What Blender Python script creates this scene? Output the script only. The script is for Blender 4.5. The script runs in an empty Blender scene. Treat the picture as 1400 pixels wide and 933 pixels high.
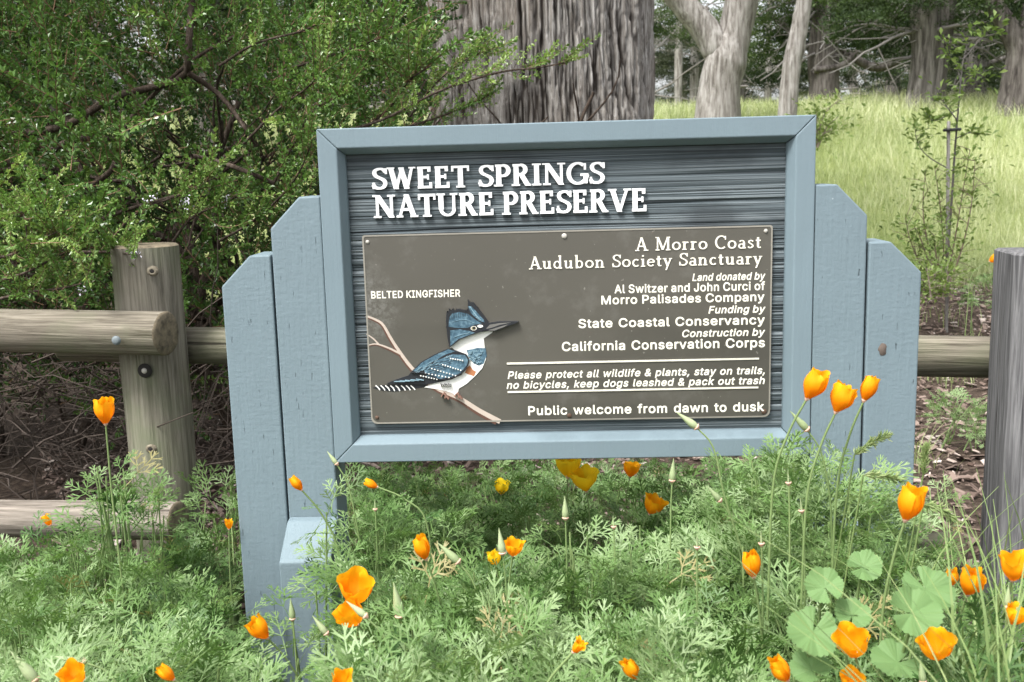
import bpy, bmesh, math, random, json
import numpy as np
from mathutils import Matrix, Vector
from mathutils.geometry import tessellate_polygon

# ------------------------------------------------------------------ camera, sky, sun, exposure
scene = bpy.context.scene
COL = scene.collection
CAM_LOC = np.array([-0.0273, -1.7574, 1.0])
F_PX = 1410.5                                   # focal length in pixels of a 1400 px wide picture
PITCH, ROLL, YAW = -0.1648, -0.0272, 0.0394
cam_data = bpy.data.cameras.new('camera')
cam = bpy.data.objects.new('camera', cam_data); COL.objects.link(cam)
RC = Matrix.Rotation(YAW, 4, 'Z') @ Matrix.Rotation(math.pi/2 + PITCH, 4, 'X') @ Matrix.Rotation(ROLL, 4, 'Z')
cam.matrix_world = Matrix.Translation(CAM_LOC.tolist()) @ RC
cam_data.sensor_width = 36.0
cam_data.lens = 36.0 * F_PX / 1400.0
cam_data.clip_start = 0.02
cam_data.clip_end = 600
cam_data.dof.use_dof = True
cam_data.dof.focus_distance = 1.75
cam_data.dof.aperture_fstop = 13.0
scene.camera = cam

world = bpy.data.worlds.new('World'); scene.world = world
world.use_nodes = True
SUN_EL, SUN_AZ = math.radians(58), math.radians(-142)   # azimuth: compass angle from +Y, clockwise
wn = world.node_tree; wn.nodes.clear()
sky = wn.nodes.new('ShaderNodeTexSky'); sky.sky_type = 'NISHITA'; sky.sun_disc = False
sky.sun_elevation = SUN_EL; sky.sun_rotation = SUN_AZ
sky.air_density = 1.0; sky.dust_density = 4.0; sky.ozone_density = 1.0
hs = wn.nodes.new('ShaderNodeHueSaturation'); hs.inputs['Saturation'].default_value = 0.22   # overcast veil
bg = wn.nodes.new('ShaderNodeBackground'); bg.inputs['Strength'].default_value = 0.13
wo = wn.nodes.new('ShaderNodeOutputWorld')
wn.links.new(sky.outputs[0], hs.inputs['Color']); wn.links.new(hs.outputs[0], bg.inputs['Color'])
wn.links.new(bg.outputs[0], wo.inputs['Surface'])
sun_d = bpy.data.lights.new('sun', 'SUN'); sun_d.energy = 2.1; sun_d.angle = math.radians(17)
sun_d.color = (1.0, 0.975, 0.94)
sun = bpy.data.objects.new('sun', sun_d); COL.objects.link(sun)
sd = Vector((math.sin(SUN_AZ)*math.cos(SUN_EL), math.cos(SUN_AZ)*math.cos(SUN_EL), math.sin(SUN_EL)))
sun.rotation_euler = sd.to_track_quat('Z', 'Y').to_euler()
scene.view_settings.view_transform = 'Standard'
scene.view_settings.look = 'None'
scene.view_settings.gamma = 1.0
scene.view_settings.use_curve_mapping = False
scene.view_settings.exposure = 1.42
scene.render.engine = 'CYCLES'

# ------------------------------------------------------------------ helpers
RCn = np.array(RC.to_3x3())
rng = np.random.default_rng(7)
random.seed(7)

def ray(px, py):
    d = RCn @ np.array([(px-700.0)/F_PX, -(py-466.5)/F_PX, -1.0])
    return d
def at(px, py, Y):
    """world point on the vertical plane y = Y seen at photo pixel (px, py)"""
    d = ray(px, py); t = (Y - CAM_LOC[1])/d[1]
    return CAM_LOC + d*t
def atd(px, py, dist):
    return at(px, py, CAM_LOC[1] + dist)

def _hash(ix, iy, iz):
    n = (ix*374761393 + iy*668265263 + iz*2147483647 * 31 + iz*1274126177) & 0xffffffff
    n = ((n ^ (n >> 13)) * 1274126177) & 0xffffffff
    n = ((n ^ (n >> 16)) * 2246822519) & 0xffffffff
    return ((n ^ (n >> 15)) & 0xffffff) / float(0xffffff)
def vnoise(P):
    P = np.asarray(P, float); I = np.floor(P).astype(np.int64); f = P - I; f = f*f*(3-2*f)
    r = 0
    for dx in (0, 1):
        wx = f[..., 0] if dx else 1-f[..., 0]
        for dy in (0, 1):
            wy = f[..., 1] if dy else 1-f[..., 1]
            for dz in (0, 1):
                wz = f[..., 2] if dz else 1-f[..., 2]
                r = r + wx*wy*wz*_hash(I[..., 0]+dx, I[..., 1]+dy, I[..., 2]+dz)
    return r*2-1
def fbm(P, o=4, gain=.5):
    P = np.asarray(P, float); a = 1; s = 0; r = 0
    for i in range(o):
        r = r + a*vnoise(P*(2.03**i) + 17.3*i); s += a; a *= gain
    return r/s

class Acc:
    """collects vertices, quads and triangles for ONE mesh object"""
    def __init__(s): s.V = []; s.Q = []; s.T = []; s.qm = []; s.tm = []; s.tint = []; s.n = 0
    def add(s, V, Q=None, T=None, mat=0, tint=0.5):
        V = np.asarray(V, float).reshape(-1, 3)
        if Q is not None and len(Q):
            Q = np.asarray(Q, np.int64).reshape(-1, 4); s.Q.append(Q+s.n); s.qm.append(np.full(len(Q), mat, np.int32))
        if T is not None and len(T):
            T = np.asarray(T, np.int64).reshape(-1, 3); s.T.append(T+s.n); s.tm.append(np.full(len(T), mat, np.int32))
        s.V.append(V); s.tint.append(np.broadcast_to(np.asarray(tint, float), (len(V),)).copy()); s.n += len(V)
    def build(s, name, mats, parent=None, smooth=False, origin=None):
        me = bpy.data.meshes.new(name)
        V = np.concatenate(s.V)
        if origin is not None: V = V - np.asarray(origin)
        Q = np.concatenate(s.Q) if s.Q else np.zeros((0, 4), np.int64)
        T = np.concatenate(s.T) if s.T else np.zeros((0, 3), np.int64)
        me.vertices.add(len(V)); me.vertices.foreach_set('co', V.astype(np.float32).ravel())
        me.loops.add(len(Q)*4+len(T)*3)
        me.loops.foreach_set('vertex_index', np.concatenate([Q.ravel(), T.ravel()]).astype(np.int32))
        me.polygons.add(len(Q)+len(T))
        ls = np.concatenate([np.arange(len(Q))*4, len(Q)*4+np.arange(len(T))*3]).astype(np.int32)
        me.polygons.foreach_set('loop_start', ls)
        mi = np.concatenate(s.qm+s.tm) if (s.qm or s.tm) else np.zeros(0, np.int32)
        for m in (mats if isinstance(mats, (list, tuple)) else [mats]): me.materials.append(m)
        me.polygons.foreach_set('material_index', mi.astype(np.int32))
        me.polygons.foreach_set('use_smooth', np.full(len(Q)+len(T), smooth, bool))
        a = me.attributes.new('tint', 'FLOAT', 'POINT'); a.data.foreach_set('value', np.concatenate(s.tint).astype(np.float32))
        me.update(calc_edges=True); me.validate()
        o = bpy.data.objects.new(name, me); COL.objects.link(o)
        if origin is not None: o.location = [float(c) for c in origin]
        if parent is not None:
            if origin is None:   # geometry given in world space
                o.parent = parent; o.matrix_parent_inverse = Matrix.Translation(parent.location).inverted()
            else:
                o.parent = parent; o.location = Vector(o.location) - parent.location
        return o

def thing(name, label, cat, loc=(0, 0, 0), group=None):
    o = bpy.data.objects.new(name, None); COL.objects.link(o)
    o.location = [float(c) for c in loc]; o.empty_display_size = .05
    o['label'] = label; o['category'] = cat
    if group: o['group'] = group
    return o
def tag(o, label=None, cat=None, group=None, kind=None):
    if label: o['label'] = label
    if cat: o['category'] = cat
    if group: o['group'] = group
    if kind: o['kind'] = kind
    return o

def smooth_path(P, n):
    """Catmull-Rom through control points"""
    P = np.asarray(P, float)
    if len(P) < 3:
        t = np.linspace(0, 1, n)[:, None]; return P[0]*(1-t)+P[-1]*t
    E = np.vstack([2*P[0]-P[1], P, 2*P[-1]-P[-2]])
    u = np.linspace(0, len(P)-1-1e-9, n); i = u.astype(int); f = (u-i)[:, None]
    a, b, c, d = E[i], E[i+1], E[i+2], E[i+3]
    return .5*((2*b)+(-a+c)*f+(2*a-5*b+4*c-d)*f**2+(-a+3*b-3*c+d)*f**3)
def tube_arrays(P, R, k=6, cap=True):
    P = np.asarray(P, float); n = len(P); R = np.broadcast_to(np.asarray(R, float), (n,))
    D = np.gradient(P, axis=0); D /= np.linalg.norm(D, axis=1, keepdims=True)+1e-12
    up = np.array([0, 0, 1.0]) if abs(D[0, 2]) < .9 else np.array([1.0, 0, 0])
    U = np.zeros_like(P); u = np.cross(D[0], up); u /= np.linalg.norm(u)
    for i in range(n):
        u = u - D[i]*np.dot(u, D[i]); u /= np.linalg.norm(u)+1e-12; U[i] = u
    W = np.cross(D, U); a = np.arange(k)*2*np.pi/k
    V = (P[:, None] + R[:, None, None]*(np.cos(a)[None, :, None]*U[:, None]+np.sin(a)[None, :, None]*W[:, None])).reshape(-1, 3)
    i, j = np.meshgrid(np.arange(n-1), np.arange(k), indexing='ij'); j2 = (j+1) % k
    Q = np.stack([i*k+j, i*k+j2, (i+1)*k+j2, (i+1)*k+j], -1).reshape(-1, 4)
    T = []
    if cap:
        for (c, o, fl) in ((P[0], 0, 1), (P[-1], (n-1)*k, 0)):
            ci = len(V); V = np.vstack([V, c])
            for q in range(k):
                q2 = (q+1) % k
                T.append((ci, o+q2, o+q) if fl else (ci, o+q, o+q2))
    return V, Q, (np.array(T) if T else None)
def rot_from(dirs, roll):
    """rotation matrices whose x axis is dirs (n,3), rolled about it; z stays as upright as it can"""
    x = dirs/np.linalg.norm(dirs, axis=1, keepdims=True)
    up = np.tile([0., 0, 1], (len(x), 1)); up[np.abs(x[:, 2]) > .97] = [0, 1, 0]
    y = np.cross(up, x); y /= np.linalg.norm(y, axis=1, keepdims=True); z = np.cross(x, y)
    c, s = np.cos(roll)[:, None], np.sin(roll)[:, None]
    y2 = y*c+z*s; z2 = -y*s+z*c
    return np.stack([x, y2, z2], -1)
def scatter(acc, tmpl, M, t, s, tint, mat=0):
    """copies of a template merged into one 'stuff' or crown mesh"""
    V, Q, T = tmpl; n = len(t); k = len(V)
    P = np.einsum('nij,kj->nki', M, V)*np.asarray(s).reshape(-1, 1, 1) + t[:, None]
    off = (np.arange(n)*k)[:, None, None]
    acc.add(P.reshape(-1, 3), None if Q is None else (Q[None]+off).reshape(-1, 4),
            None if T is None else (T[None]+off).reshape(-1, 3), mat, np.repeat(tint, k))
def box_arrays(x0, x1, y0, y1, z0, z1):
    V = [(x, y, z) for x in (x0, x1) for y in (y0, y1) for z in (z0, z1)]
    Q = [(0, 1, 3, 2), (4, 6, 7, 5), (0, 4, 5, 1), (2, 3, 7, 6), (0, 2, 6, 4), (1, 5, 7, 3)]
    return np.array(V, float), np.array(Q)
def bevel_obj(o, w, seg=2):
    bm = bmesh.new(); bm.from_mesh(o.data)
    bmesh.ops.recalc_face_normals(bm, faces=bm.faces)
    ed = [e for e in bm.edges if len(e.link_faces) == 2 and e.calc_face_angle(0) > .3]
    bmesh.ops.bevel(bm, geom=ed, offset=w, segments=seg, profile=.5, affect='EDGES', clamp_overlap=True)
    bm.to_mesh(o.data); bm.free(); o.data.update()
def prism_arrays(poly, y0, y1):
    """polygon in the xz plane given thickness from y0 (front) to y1 (back)"""
    n = len(poly); A = [(p[0], y0, p[1]) for p in poly]; B = [(p[0], y1, p[1]) for p in poly]
    tri = tessellate_polygon([[Vector((p[0], p[1], 0)) for p in poly]])
    V = np.array(A+B); T = []
    for t in tri:
        a, b, c = [Vector((poly[i][0], poly[i][1])) for i in t]
        cw = (b-a).cross(c-a) < 0
        t = t if not cw else t[::-1]
        T.append(t); T.append(tuple(n+i for i in t[::-1]))
    area = sum(poly[i][0]*poly[(i+1) % n][1]-poly[(i+1) % n][0]*poly[i][1] for i in range(n))
    Q = []
    for i in range(n):
        j = (i+1) % n
        Q.append((i, n+i, n+j, j) if area > 0 else (i, j, n+j, n+i))
    return V, np.array(Q), np.array(T)

# ------------------------------------------------------------------ materials
class NT:
    def __init__(s, name):
        s.m = bpy.data.materials.new(name); s.m.use_nodes = True; s.t = s.m.node_tree; s.t.nodes.clear()
        s.out = s.n('ShaderNodeOutputMaterial')
    def n(s, ty, **kw):
        o = s.t.nodes.new(ty)
        for k, v in kw.items(): setattr(o, k, v)
        return o
    def l(s, a, b): s.t.links.new(a, b)
    def coord(s, scale=(1, 1, 1), kind='Object'):
        c = s.n('ShaderNodeTexCoord'); m = s.n('ShaderNodeMapping'); m.inputs['Scale'].default_value = scale
        s.l(c.outputs[kind], m.inputs['Vector']); return m.outputs[0]
    def noise(s, vec, scale=5, det=4, rough=.55, dist=0):
        o = s.n('ShaderNodeTexNoise'); s.l(vec, o.inputs['Vector'])
        o.inputs['Scale'].default_value = scale; o.inputs['Detail'].default_value = det
        o.inputs['Roughness'].default_value = rough; o.inputs['Distortion'].default_value = dist
        return o.outputs['Fac']
    def ramp(s, fac, stops, interp='LINEAR'):
        r = s.n('ShaderNodeValToRGB'); r.color_ramp.interpolation = interp
        e = r.color_ramp.elements
        while len(e) < len(stops): e.new(.5)
        for i, (p, c) in enumerate(stops):
            e[i].position = p; e[i].color = (*c, 1) if len(c) == 3 else c
        s.l(fac, r.inputs[0]); return r.outputs[0]
    def mix(s, fac, a, b, mode='MIX'):
        m = s.n('ShaderNodeMix', data_type='RGBA', blend_type=mode)
        for sock, v in ((m.inputs[0], fac), (m.inputs[6], a), (m.inputs[7], b)):
            if isinstance(v, (int, float)): sock.default_value = v
            elif isinstance(v, tuple): sock.default_value = (*v, 1)
            else: s.l(v, sock)
        return m.outputs[2]
    def math(s, op, a, b=0.0):
        m = s.n('ShaderNodeMath', operation=op)
        for sock, v in ((m.inputs[0], a), (m.inputs[1], b)):
            if isinstance(v, (int, float)): sock.default_value = v
            else: s.l(v, sock)
        return m.outputs[0]
    def bump(s, h, strength=.5, dist=.01):
        b = s.n('ShaderNodeBump'); b.inputs['Strength'].default_value = strength; b.inputs['Distance'].default_value = dist
        s.l(h, b.inputs['Height']); return b.outputs[0]
    def attr(s, name='tint'):
        a = s.n('ShaderNodeAttribute'); a.attribute_name = name; return a.outputs['Fac']
    def finish(s, color, rough=.6, bump=None, spec=.4, trans=0.0, tcol=None):
        p = s.n('ShaderNodeBsdfPrincipled')
        for sock, v in ((p.inputs['Base Color'], color), (p.inputs['Roughness'], rough)):
            if isinstance(v, (int, float)): sock.default_value = v
            elif isinstance(v, tuple): sock.default_value = (*v, 1)
            else: s.l(v, sock)
        p.inputs['Specular IOR Level'].default_value = spec
        if bump is not None: s.l(bump, p.inputs['Normal'])
        if trans:
            t = s.n('ShaderNodeBsdfTranslucent'); x = s.n('ShaderNodeMixShader'); x.inputs[0].default_value = trans
            c = color if tcol is None else tcol
            if isinstance(c, tuple): t.inputs[0].default_value = (*c, 1)
            else: s.l(c, t.inputs[0])
            s.l(p.outputs[0], x.inputs[1]); s.l(t.outputs[0], x.inputs[2]); s.l(x.outputs[0], s.out.inputs[0])
        else: s.l(p.outputs[0], s.out.inputs[0])
        return s.m

def m_plain(name, c, rough=.6, spec=.4):
    t = NT(name); v = t.coord(); n = t.noise(v, 60, 3)
    col = t.mix(n, tuple(x*.86 for x in c), tuple(min(1, x*1.1) for x in c))
    return t.finish(col, rough, spec=spec)
def m_paint(name, base, checks=True):
    """slate blue house paint on rough lumber, small vertical checks in the wood"""
    t = NT(name); v = t.coord()
    blot = t.noise(v, 9, 4); fine = t.noise(t.coord((1, 1, 1)), 160, 3)
    col = t.mix(blot, tuple(x*.90 for x in base), tuple(x*1.08 for x in base))
    streak = t.noise(t.coord((70, 70, 5)), 1, 3)
    col = t.mix(t.math('MULTIPLY', streak, .25), col, tuple(x*.78 for x in base))
    vor = t.n('ShaderNodeTexVoronoi'); t.l(t.coord((60, 60, 16)), vor.inputs['Vector']); vor.inputs['Scale'].default_value = 1.0
    grain = t.noise(t.coord((130, 130, 9)), 1, 5, .65)
    weave = t.noise(t.coord((45, 45, 150)), 1, 3)
    h = t.math('ADD', t.math('MULTIPLY', grain, .75), t.math('MULTIPLY', weave, .28 if checks else .10))
    if checks:
        ck = t.ramp(t.noise(t.coord((260, 260, 34)), 1, 1.5, .5), [(.725, (0, 0, 0)), (.78, (1, 1, 1))])
        col = t.mix(t.math('MULTIPLY', ck, .6), col, (.06, .08, .09))
        h = t.math('SUBTRACT', h, t.math('MULTIPLY', ck, 1.2))
        chip = t.ramp(t.noise(v, 55, 2, .5), [(.80, (0, 0, 0)), (.815, (1, 1, 1))])
        col = t.mix(t.math('MULTIPLY', chip, .6), col, (.45, .5, .52))
    h = t.math('ADD', h, t.math('MULTIPLY', fine, .3))
    return t.finish(col, .62, t.bump(h, .55 if checks else .3, .003), .3)
def m_wood(name, dark, light, axis, sc=1.0, green=0.0, crack=True):
    """weathered round log: grain runs along one axis"""
    t = NT(name); st = [105*sc]*3; st['xyz'.index(axis)] = 4.5*sc
    g = t.noise(t.coord(tuple(st)), 1, 6, .65, .6)
    col = t.ramp(g, [(.34, dark), (.5, tuple((a+b)/2 for a, b in zip(dark, light))), (.64, light)])
    bl = t.noise(t.coord(), 5, 4)
    col = t.mix(t.ramp(bl, [(.42, (0, 0, 0)), (.7, (.6, .6, .6))]), col, tuple(x*.62 for x in light))
    if green:
        gn = t.ramp(t.noise(t.coord(), 8, 3), [(.45, (0, 0, 0)), (.72, (green,)*3)])
        col = t.mix(gn, col, (.13, .16, .085))
    h = g
    if crack:
        st2 = [60*sc]*3; st2['xyz'.index(axis)] = 1.6*sc
        ck = t.ramp(t.noise(t.coord(tuple(st2)), 1, 2, .5), [(.68, (0, 0, 0)), (.72, (1, 1, 1))])
        col = t.mix(t.math('MULTIPLY', ck, .7), col, (.035, .03, .025))
        h = t.math('SUBTRACT', g, t.math('MULTIPLY', ck, .8))
    return t.finish(col, .85, t.bump(h, .8, .004), .12)
def m_bark(name, dark, mid, light, sc=1.0, moss=None):
    t = NT(name)
    g = t.noise(t.coord((26*sc, 26*sc, 2.6*sc)), 1, 7, .68, .5)
    f = t.noise(t.coord((90*sc, 90*sc, 10*sc)), 1, 4, .6)
    col = t.ramp(g, [(.36, dark), (.47, mid), (.60, light)])
    col = t.mix(t.math('MULTIPLY', f, .5), col, tuple(x*.6 for x in mid))
    b = t.ramp(t.noise(t.coord((1.6, 1.6, .7)), 1, 3), [(.45, (0, 0, 0)), (.7, (.55, .55, .55))])
    col = t.mix(b, col, moss or tuple(x*.75 for x in mid))
    return t.finish(col, .9, t.bump(t.math('ADD', g, t.math('MULTIPLY', f, .4)), .8, .02/sc), .1)
def m_leaf(name, a, b, trans=.3, rough=.5, spec=.35, c=None, dry=None):
    """leaf colour runs over the per-leaf tint"""
    t = NT(name); at_ = t.attr()
    stops = [(0, a), (1, b)] if c is None else ([(0, a), (.6, b), (1, c)] if dry is None else [(0, a), (.55, b), (.9, c), (.96, dry)])
    col = t.ramp(at_, stops)
    br = t.mix(1.0, col, (1.15, 1.2, .75), 'MULTIPLY')
    return t.finish(col, rough, None, spec, trans, br)

PAINT = m_paint('slate_paint', (.152, .203, .228))
PAINT_F = m_paint('slate_paint_frame', (.158, .211, .238), False)

# ------------------------------------------------------------------ the land
def ground_z(x, y):
    x = np.asarray(x, float); y = np.asarray(y, float); d = y - CAM_LOC[1]
    h = np.interp(d, [0, 4, 5, 6, 8, 10, 13, 16, 20, 28, 60, 300], [0, .0, .05, .12, .20, .56, 1.32, 1.74, 2.02, 2.2, 2.4, 2.5])
    P = np.stack([x, y, np.zeros_like(x)], -1)
    return h + .03*fbm(P*1.3, 3)*np.clip((d-2.2)/2, 0, 1) + .10*fbm(P*.35, 2)*np.clip((d-7)/5, 0, 1)

def grass_edge(x, y):
    """>0 in the meadow, <0 on the wood chip litter"""
    P = np.stack([x, y, np.zeros_like(x)], -1)
    return (y - CAM_LOC[1]) - 7.3 + .55*fbm(P*.9, 3) + .25*np.clip(x-1.5, -1, 3)

t = NT('earth_and_litter')
geo = t.n('ShaderNodeNewGeometry'); sep = t.n('ShaderNodeSeparateXYZ'); t.l(geo.outputs['Position'], sep.inputs[0])
v = t.coord()
soil = t.ramp(t.noise(v, 40, 6, .7), [(.3, (.018, .013, .010)), (.5, (.06, .044, .034)), (.72, (.15, .115, .09))])
turf = t.ramp(t.noise(v, 3, 5), [(.35, (.13, .17, .05)), (.65, (.24, .28, .10))])
edge = t.math('ADD', sep.outputs['Y'], t.math('MULTIPLY', t.noise(v, 1.2, 4), 1.6))
msk = t.ramp(t.math('MULTIPLY', edge, .1), [(.60, (0, 0, 0)), (.68, (1, 1, 1))])
EARTH = t.finish(t.mix(msk, soil, turf), .95, t.bump(t.noise(v, 60, 5, .7), .7, .02), .1)

def build_ground():
    a = Acc()
    xs = np.concatenate([[-300, -120, -60, -30], np.linspace(-16, 18, 150), [30, 60, 120, 300]])
    ys = np.concatenate([[-6, -3], np.linspace(-2, 30, 190), [36, 46, 60, 100, 180, 350]])
    X, Y = np.meshgrid(xs, ys); V = np.stack([X, Y, ground_z(X, Y)], -1).reshape(-1, 3)
    nx, ny = len(xs), len(ys)
    i, j = np.meshgrid(np.arange(ny-1), np.arange(nx-1), indexing='ij')
    Q = np.stack([i*nx+j, i*nx+j+1, (i+1)*nx+j+1, (i+1)*nx+j], -1).reshape(-1, 4)
    a.add(V, Q)
    return tag(a.build('ground', EARTH, smooth=True), kind='structure')
build_ground()

# ------------------------------------------------------------------ park sign
H, ZT, ZB, RW, PW = .4167, 1.0757, .4948, .0328, .0889
SIGN_BASE = (0, .04, 0)
sign = thing('park_sign', 'slate blue timber sign with raised white lettering and a brown bird plaque', 'sign', SIGN_BASE)
def chamf_post(x0, x1, zlow, ztop, side):
    """4x4 post whose outer top corner is cut off; side -1 left, +1 right"""
    c, dz = .053, .053
    if side < 0: poly = [(x0, zlow), (x1, zlow), (x1, ztop), (x1-(PW-c), ztop), (x0, ztop-dz)]
    else: poly = [(x0, zlow), (x1, zlow), (x1, ztop-dz), (x0+(PW-c), ztop), (x0, ztop)]
    return poly
def post(poly, y0, y1, name='post'):
    a = Acc(); V, Q, T = prism_arrays(poly, y0, y1); a.add(V, Q, T)
    bm = None
    o = a.build(name, PAINT, sign)
    # prism caps as n-gons keep the bevel clean
    me = bpy.data.meshes.new(name); n = len(poly)
    me.from_pydata([tuple(x) for x in V], [], [tuple(range(n)), tuple(range(2*n-1, n-1, -1))]+[tuple(int(k) for k in q) for q in Q])
    me.materials.append(PAINT); o.data = me
    bevel_obj(o, .0028, 2)
    return o
zl_in = at(425, 269, 0)[2]; zl_out = at(355, 349.5, 0)[2]
zr_in = at(1130, 252.5, 0)[2]; zr_out = at(1205, 331, 0)[2]
G = .0035
post(chamf_post(-H-PW, -H-.0006, -.25, zl_in, -1), .0018, PW)
post(chamf_post(-H-2*PW-G, -H-PW-G, -.25, zl_out, -1), .003, PW+.002)
post(chamf_post(H+.0012, H+PW, -.25, zr_in, 1), .003, PW)
po = post(chamf_post(H+PW+G, H+2*PW+G, -.25, zr_out, 1), .0015, PW+.001)
for xc, zt_ in ((-H-PW/2+.002, at(420, 706, 0)[2]), (H+PW/2, at(1150, 700, 0)[2])):
    a = Acc(); x0, x1 = xc-PW/2, xc+PW/2
    prof = [(0, -.25), (0, zt_), (-.018, zt_-.002), (-PW, zt_-.052), (-PW, -.25)]   # (y, z)
    me = bpy.data.meshes.new('support_block'); n = len(prof)
    vs = [(x0, p[0]-.0008, p[1]) for p in prof]+[(x1, p[0]-.0008, p[1]) for p in prof]
    fs = [tuple(range(n)), tuple(range(2*n-1, n-1, -1))]+[(i, n+i, n+(i+1) % n, (i+1) % n) for i in range(n)]
    me.from_pydata(vs, [], fs); me.materials.append(PAINT)
    o = bpy.data.objects.new('support_block', me); COL.objects.link(o)
    o.parent = sign; o.matrix_parent_inverse = Matrix.Translation(sign.location).inverted()
    bevel_obj(o, .003, 2)
# bolt and knot scars on the posts
def frame_rail(p0, p1, inward):
    """mitred moulding: bevelled inner edge"""
    sec = [(0, 0), (RW, 0), (RW+.0105, .020), (RW+.0105, .062), (0, .062)]
    p0, p1, inw = np.array(p0), np.array(p1), np.array(inward); d = (p1-p0)/np.linalg.norm(p1-p0)
    n = len(sec); g = .0003
    A = [p0+inw*s[0]+d*(s[0]+g)+np.array([0, s[1], 0]) for s in sec]
    B = [p1+inw*s[0]-d*(s[0]+g)+np.array([0, s[1], 0]) for s in sec]
    me = bpy.data.meshes.new('frame_rail')
    me.from_pydata([tuple(x) for x in A+B], [], [tuple(range(n)), tuple(range(2*n-1, n-1, -1))]+[(i, n+i, n+(i+1) % n, (i+1) % n) for i in range(n)])
    me.materials.append(PAINT_F)
    o = bpy.data.objects.new('frame_rail', me); COL.objects.link(o)
    o.parent = sign; o.matrix_parent_inverse = Matrix.Translation(sign.location).inverted()
    bevel_obj(o, .0018, 2)
frame_rail((-H, 0, ZT), (H, 0, ZT), (0, 0, -1)); frame_rail((-H, 0, ZB), (H, 0, ZB), (0, 0, 1))
frame_rail((-H, 0, ZB), (-H, 0, ZT), (1, 0, 0)); frame_rail((H, 0, ZB), (H, 0, ZT), (-1, 0, 0))

# sandblasted redwood panel: the soft grain is eaten away and the hard grain stands in ridges
t = NT('sandblasted_panel')
rid = t.noise(t.coord((1.6, 1, 360)), 1, 4, .62, .15)
col = t.ramp(rid, [(.30, (.008, .009, .010)), (.38, (.032, .039, .043)), (.49, (.068, .087, .096)), (.68, (.20, .228, .24))])
wear = t.ramp(t.noise(t.coord((6, 1, 14)), 1, 4), [(.5, (0, 0, 0)), (.72, (.7, .7, .7))])
col = t.mix(wear, col, (.030, .036, .040))
PANEL = t.finish(col, .75, t.bump(rid, .35, .002), .25)
a = Acc()
nx, nz = 90, 760
X, Z = np.meshgrid(np.linspace(-H+RW, H-RW, nx), np.linspace(ZB+RW, ZT-RW, nz))
wob = .0022*fbm(np.stack([X*3.2, Z*6, X*0], -1), 3)
r1 = fbm(np.stack([X*.9, (Z+wob)*75, X*0], -1), 3); r1 = .25-1.35*np.exp(-(r1/.085)**2)+.35*fbm(np.stack([X*.8+3, (Z+wob)*40, X*0], -1), 2); r2 = fbm(np.stack([X*2.5+9, (Z+wob)*520, X*0], -1), 2)
top_s = np.interp(Z, [ZB, .93, .985, 1.02, ZT], [1, 1, .8, .3, .2])
Yv = .0285 - .0024*r1*top_s - .0011*r2*top_s
i, j = np.meshgrid(np.arange(nz-1), np.arange(nx-1), indexing='ij')
a.add(np.stack([X, Yv, Z], -1).reshape(-1, 3), np.stack([i*nx+j, i*nx+j+1, (i+1)*nx+j+1, (i+1)*nx+j], -1).reshape(-1, 4))
bv, bq = box_arrays(-H+RW, H-RW, .036, .055, ZB+RW, ZT-RW); a.add(bv, bq)
panel = a.build('panel', PANEL, sign, smooth=True)

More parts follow.
